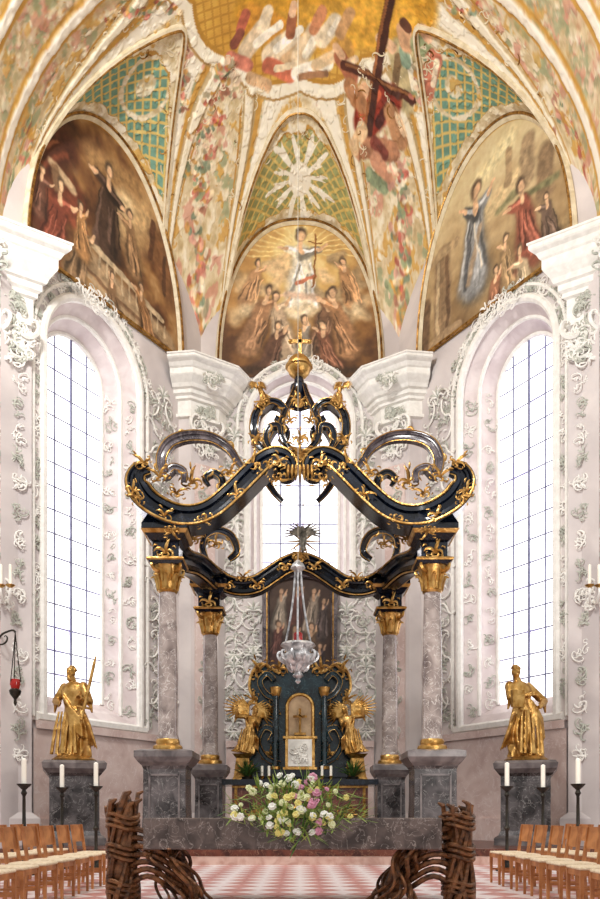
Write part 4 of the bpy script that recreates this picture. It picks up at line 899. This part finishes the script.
# ---------------------------------------------------------------- front altar table
DT=9.1; al=thing('altar_table',(0,DT+.2,0),'veined dark marble altar table on bronze root-like supports','altar table')
z1=P(0,818,8.65)[2]; z0=P(0,850,8.65)[2]; xl,xr=P(142,0,8.65)[0],P(443,0,8.65)[0]
m=MB(); m.box(((xl+xr)/2,DT+.05,(z0+z1)/2),(xr-xl,.9,z1-z0)); o=mk('table_slab',m,SLAB,al,smooth=False)
bv=o.modifiers.new('b','BEVEL'); bv.width=.015; bv.segments=2
for sg,px,top in ((-1,122,1.2),(1,459,1.08)):
    x=P(px,0,8.9)[0]; m=MB(); r=random.Random(5+sg)
    m.tube([(x+.02*math.sin(i*1.3),8.95,i*top*.92/12) for i in range(13)],[.125+.012*math.sin(i*2.1) for i in range(13)],14)
    for k_ in range(10):
        pts=[];rad=[]; tw=r.choice((2.2,2.6,-.9)); tp=top*r.uniform(.86,1.04)
        for i in range(22):
            t=i/21; a=2*math.pi*k_/10+t*tw; R=.13+.015*math.sin(t*6+k_)+.03*abs(2*t-1)**2; pts.append((x+R*math.cos(a),8.95+R*math.sin(a),.0+t*tp)); rad.append(.034+.008*math.sin(t*11+k_))
        pts.append((pts[-1][0]-sg*.06,pts[-1][1],tp+.03)); rad.append(.012); m.tube(pts,rad,6)
    for zz_ in (.1,.16,.22,.5,.56,.62,.84,.9,.96): m.tube([(x+.17*math.cos(a*math.pi/10),8.95+.17*math.sin(a*math.pi/10),zz_+.03*math.sin(a*.63)) for a in range(21)],.026,6)
    mk('table_leg',m,BRONZ,al)
    m=MB(); r=random.Random(2+sg)
    for k_ in range(14):
        x0=x-sg*(.25+r.uniform(0,.4)); pts=[(x0,8.95+r.uniform(-.25,.2),z0+.02)]; e=r.uniform(.05,.5)
        for i in range(1,8): t=i/7; pts.append((x0-sg*t*e+.06*math.sin(t*7+k_),8.95+.25*math.sin(k_+t*3),(z0)*(1-t)))
        m.tube(smooth_path(pts,3),r.uniform(.016,.03),6)
    for k_ in range(7): m.tube(smooth_path([(x,8.95,.12+.12*k_),(x-sg*.3,8.8,.3+.08*k_),(x-sg*.6,8.95,.12+.08*k_),(x-sg*.85,9.0,.05)],5),[.032]*16,6)
    mk('root_support',m,BRONZ,al)
fc=Vector((P(296,0,8.6)[0],8.62,z1)); fa=thing('flower_arrangement',tuple(fc),'loose bouquet of white, yellow and pink flowers on the altar table','flowers')
m=MB(); m.lathe([(.15,0),(.2,.06),(.16,.1)],fc,14,sx=1.6); mk('flower_dish',m,GREEN,fa)
m=MB(); dgm=MB(); r=random.Random(8)
for i in range(600):
    x=r.gauss(0,.29); x=max(-.66,min(.66,x)); y=r.uniform(-.22,.12); zmax=.35*math.sqrt(max(0,1-(x/.7)**2)); z=r.uniform(-.05,1)*zmax
    if r.random()<.35: y=-.2+r.uniform(-.08,0); z=-r.uniform(0,.32)*(1-abs(x)/.8)
    p=fc+Vector((x,y,z+.04)); d=Vector((x*.9+r.uniform(-.4,.4),r.uniform(-.5,-.1),r.uniform(-.3,.8))).normalized(); l=r.uniform(.08,.24)
    (m if r.random()<.75 else dgm).tube([p,p+d*l*.5,p+d*l],[.003,.013,.002],4,flat=.3)
o=mk('foliage',m,GREEN,fa); o['kind']='stuff'; o=mk('foliage',dgm,DGREEN,fa); o['kind']='stuff'
fm=[mat('petal_white',(236,234,220),(250,249,243)),mat('petal_yellow',(226,210,112),(244,236,160)),mat('petal_pink',(206,130,160),(230,176,194)),mat('petal_cream',(222,226,168),(240,242,206))]
fmesh=[]
for k_,fmt in enumerate(fm):
    q=MB()
    for lay in range(2):
        for i in range(7):
            a=2*math.pi*i/7+lay*.4; e=.3+lay*.6; N=Vector((math.cos(a)*math.cos(e),math.sin(a)*math.cos(e),math.sin(e))); q.ell(tuple(N*.02),(.016,.014,.006),8,5,M=N.to_track_quat('X','Z').to_matrix())
    q.ell((0,0,.01),.01,6,5)
    me=bpy.data.meshes.new('flower'); me.from_pydata(q.v,[],q.f); me.shade_smooth(); me.materials.append(fmt); fmesh.append(me)
for i in range(99):
    x=max(-.64,min(.64,r.gauss(0,.31))); zmax=.42*math.sqrt(max(0,1-(x/.72)**2)); th=r.random()
    z=zmax*th; y=-.27+.2*th*th
    if r.random()<.38: z=-r.uniform(0,.27)*(1-abs(x)/.75); y=-.3
    k_=r.choices(range(4),[.32,.32,.04,.32])[0]
    if abs(x-.22)<.18 and z>.08 and r.random()<.6: k_=2
    o=bpy.data.objects.new('flower',fmesh[k_]); o.parent=fa; o.location=(x,y,z+.04); o.rotation_euler=(r.uniform(.7,1.6),r.uniform(-.5,.5),r.uniform(-.6,.6)); s_=r.uniform(.75,1.5)*(1.15 if k_==2 else 1); o.scale=(s_,)*3; COL.objects.link(o)
# ---------------------------------------------------------------- chairs
ch=thing('chair',(0,0,0),'light beech chair with pale woven seat beside the altar','chair',group='rows of sanctuary chairs')
m=MB(); m.box((0,0,.44),(.44,.44,.035)); st=mk('seat',m,WEAVE,ch,smooth=False); b_=st.modifiers.new('b','BEVEL'); b_.width=.012
m=MB(); m.box((0,.2,.40),(.42,.025,.06)); m.box((0,-.2,.40),(.42,.025,.06)); m.box((.2,0,.40),(.025,.4,.06)); m.box((-.2,0,.40),(.025,.4,.06)); mk('seat_rail',m,WOOD,ch,smooth=False)
for y_ in (.2,-.2): m=MB(); m.box((0,y_,.2),(.4,.02,.025)); mk('stretcher',m,WOOD,ch,smooth=False)
for x_,y_ in((.2,.2),(.2,-.2)): m=MB(); m.sq([(.014,0),(.02,.42)],(x_,y_,0)); mk('leg',m,WOOD,ch,smooth=False)
for y_ in(.2,-.2):
    m=MB(); m.loft([[(-.2+dx-o,y_+dy,z) for dx,dy in((-.018,-.018),(.018,-.018),(.018,.018),(-.018,.018))] for z,o in((0,.03),(.44,0),(.84,.06))]); mk('leg',m,WOOD,ch,smooth=False,label='rear leg continuing up as back post')
m=MB(); m.loft([[(-.21-o+dx,dy,z) for dx,dy in((-.012,-.2),(.012,-.2),(.012,.2),(-.012,.2))] for z,o in((.6,.025),(.84,.06))]); mk('backrest',m,WOOD,ch,smooth=False)
first=True
for sg in (-1,1):
    for row,(X0,ys) in enumerate(((-2.92,[7.4+.66*i for i in range(7)]),(-3.85,[10.2+.7*i for i in range(4)]))):
        for j,y_ in enumerate(ys):
            loc=(sg*abs(X0)+(.05 if sg>0 else 0),y_,0); rz=(0 if sg<0 else math.pi)+random.uniform(-.05,.05)
            if first: ch.location=loc; ch.rotation_euler=(0,0,rz); first=False
            else: copy_thing(ch,loc,rz)
# ---------------------------------------------------------------- floor candlesticks
cs=None
for px,py,d in ((24,758,13.0),(62,757,14.6),(96,757,14.0),(507,758,14.0),(543,757,14.6),(578,760,13.0)):
    X0,Y0,ztop=P(px,py,d)
    if cs is None:
        c=(X0,Y0,0); cs=thing('floor_candlestick',c,'tall dark iron candlestick with a slim white candle','candlestick',group='floor candlesticks')
        h=ztop-.42
        m=MB(); m.lathe([(.2,0),(.2,.04),(.08,.1),(.05,.2),(.07,.26),(.03,.32),(.028,.7),(.06,.75),(.03,.8),(.025,h-.2),(.05,h-.15),(.03,h-.1),(.11,h-.02),(.12,h)],c,16)
        mk('candlestick_stand',m,IRON,cs)
        m=MB(); m.lathe([(.04,h),(.04,h+.4),(.01,h+.42)],c,14); mk('candle',m,CANDLE,cs)
        m=MB(); m.tube([(c[0],c[1],h+.41),(c[0],c[1],h+.45)],.006,4); mk('wick',m,IRON,cs)
    else: copy_thing(cs,(X0,Y0,0))
for sg in(-1,1):
    X0,Y0=6.9*sg,18.85; z=P(0,592,18.5)[2]
    t=thing('wall_sconce',(X0,Y0,z),'ornate white and gilt wall sconce holding white candles','wall light',group='wall sconces')
    m=MB(); rocaille(m,(X0,Y0,z),(1,0,0),Z3,(0,-1,0),.25,.6,7,.3,4); 
    for dx in(-.22,0,.22):
        m.tube(smooth_path([(X0,Y0,z-.1),(X0+dx*.6,Y0-.2,z-.22),(X0+dx,Y0-.4,z-.05),(X0+dx,Y0-.4,z+.1)],4),.03,6)
    mk('sconce_arm',m,STUC,t)
    for dx in(-.22,0,.22):
        m=MB(); m.lathe([(.03,0),(.1,.05),(.11,.07)],(X0+dx,Y0-.4,z+.08),12); mk('drip_pan',m,GOLD,t)
        m=MB(); m.lathe([(.04,.12),(.04,.6),(.01,.63)],(X0+dx,Y0-.4,z),10); mk('candle',m,CANDLE,t)
z=P(0,632,18.4)[2]; lx=-6.55; ly=18.4
t=thing('hanging_lamp',(lx,ly,z-1.9),'small red glass lamp hanging on chains from an iron bracket','lamp')
m=MB(); m.tube(smooth_path([(-7.2,18.93,z-.3),(-7.0,18.7,z-.02),(-6.65,18.45,z+.05),(lx,ly,z)],4),.025,6); scroll(m,Vector((-6.9,18.6,z-.15)),Vector((1,0,0)),Z3,Vector((0,-1,0)),.25,1,'C',.08); mk('bracket',m,IRON,t)
m=MB(); c=Vector((lx,ly,z-1.25))
for i in range(3): a=i*2.1; m.tube([(c.x,c.y,z),(c.x+.05*math.cos(a),c.y+.05*math.sin(a),z-.5),(c.x+.13*math.cos(a),c.y+.13*math.sin(a),z-1.15)],.012,4)
m.lathe([(.01,-.45),(.04,-.38),(.03,-.3),(.12,-.18),(.14,-.1),(.1,-.06)],c,14); mk('lamp_holder',m,IRON,t)
m=MB(); m.lathe([(.08,-.08),(.12,.04),(.11,.16)],c,14); mk('lamp_glass',m,REDG,t)
# ---------------------------------------------------------------- light, world, camera
w=bpy.data.worlds.new('world'); scene.world=w; w.use_nodes=True; nt=w.node_tree; bg=nt.nodes['Background']
tc=nt.nodes.new('ShaderNodeTexCoord'); sx=nt.nodes.new('ShaderNodeSeparateXYZ'); mr=nt.nodes.new('ShaderNodeMapRange'); mr.inputs[1].default_value=-.25; mr.inputs[2].default_value=.35; mr.inputs[3].default_value=.42; mr.inputs[4].default_value=.92
nt.links.new(tc.outputs['Generated'],sx.inputs[0]); nt.links.new(sx.outputs['Z'],mr.inputs[0]); nt.links.new(mr.outputs[0],bg.inputs[1])
bg.inputs[0].default_value=(1,.985,.97,1)
def area(loc,tgt,size,energy,col=(1,1,1)):
    l=bpy.data.lights.new('added_area_light','AREA'); l.size=size; l.energy=energy; l.color=col; o=bpy.data.objects.new('added_area_light',l); o.location=loc
    o.rotation_euler=(Vector(tgt)-Vector(loc)).to_track_quat('-Z','Y').to_euler(); COL.objects.link(o)
area((-5,8,17),(2,22,8),2.5,2000,(1,.98,.95)); area((5.5,8,4),(-2,21,18),3,420,(1,.96,.92))  # high key lamp and low vault fill, both added to light the apse
cam=bpy.data.cameras.new('camera'); co=bpy.data.objects.new('camera',cam); COL.objects.link(co); co.location=(0,0,CZ); co.rotation_euler=(math.pi/2,0,0)
cam.sensor_width=36; cam.sensor_height=36; cam.sensor_fit='AUTO'; cam.lens=F/899*36; cam.shift_y=(HY-449.5)/899; cam.clip_end=200
scene.camera=co
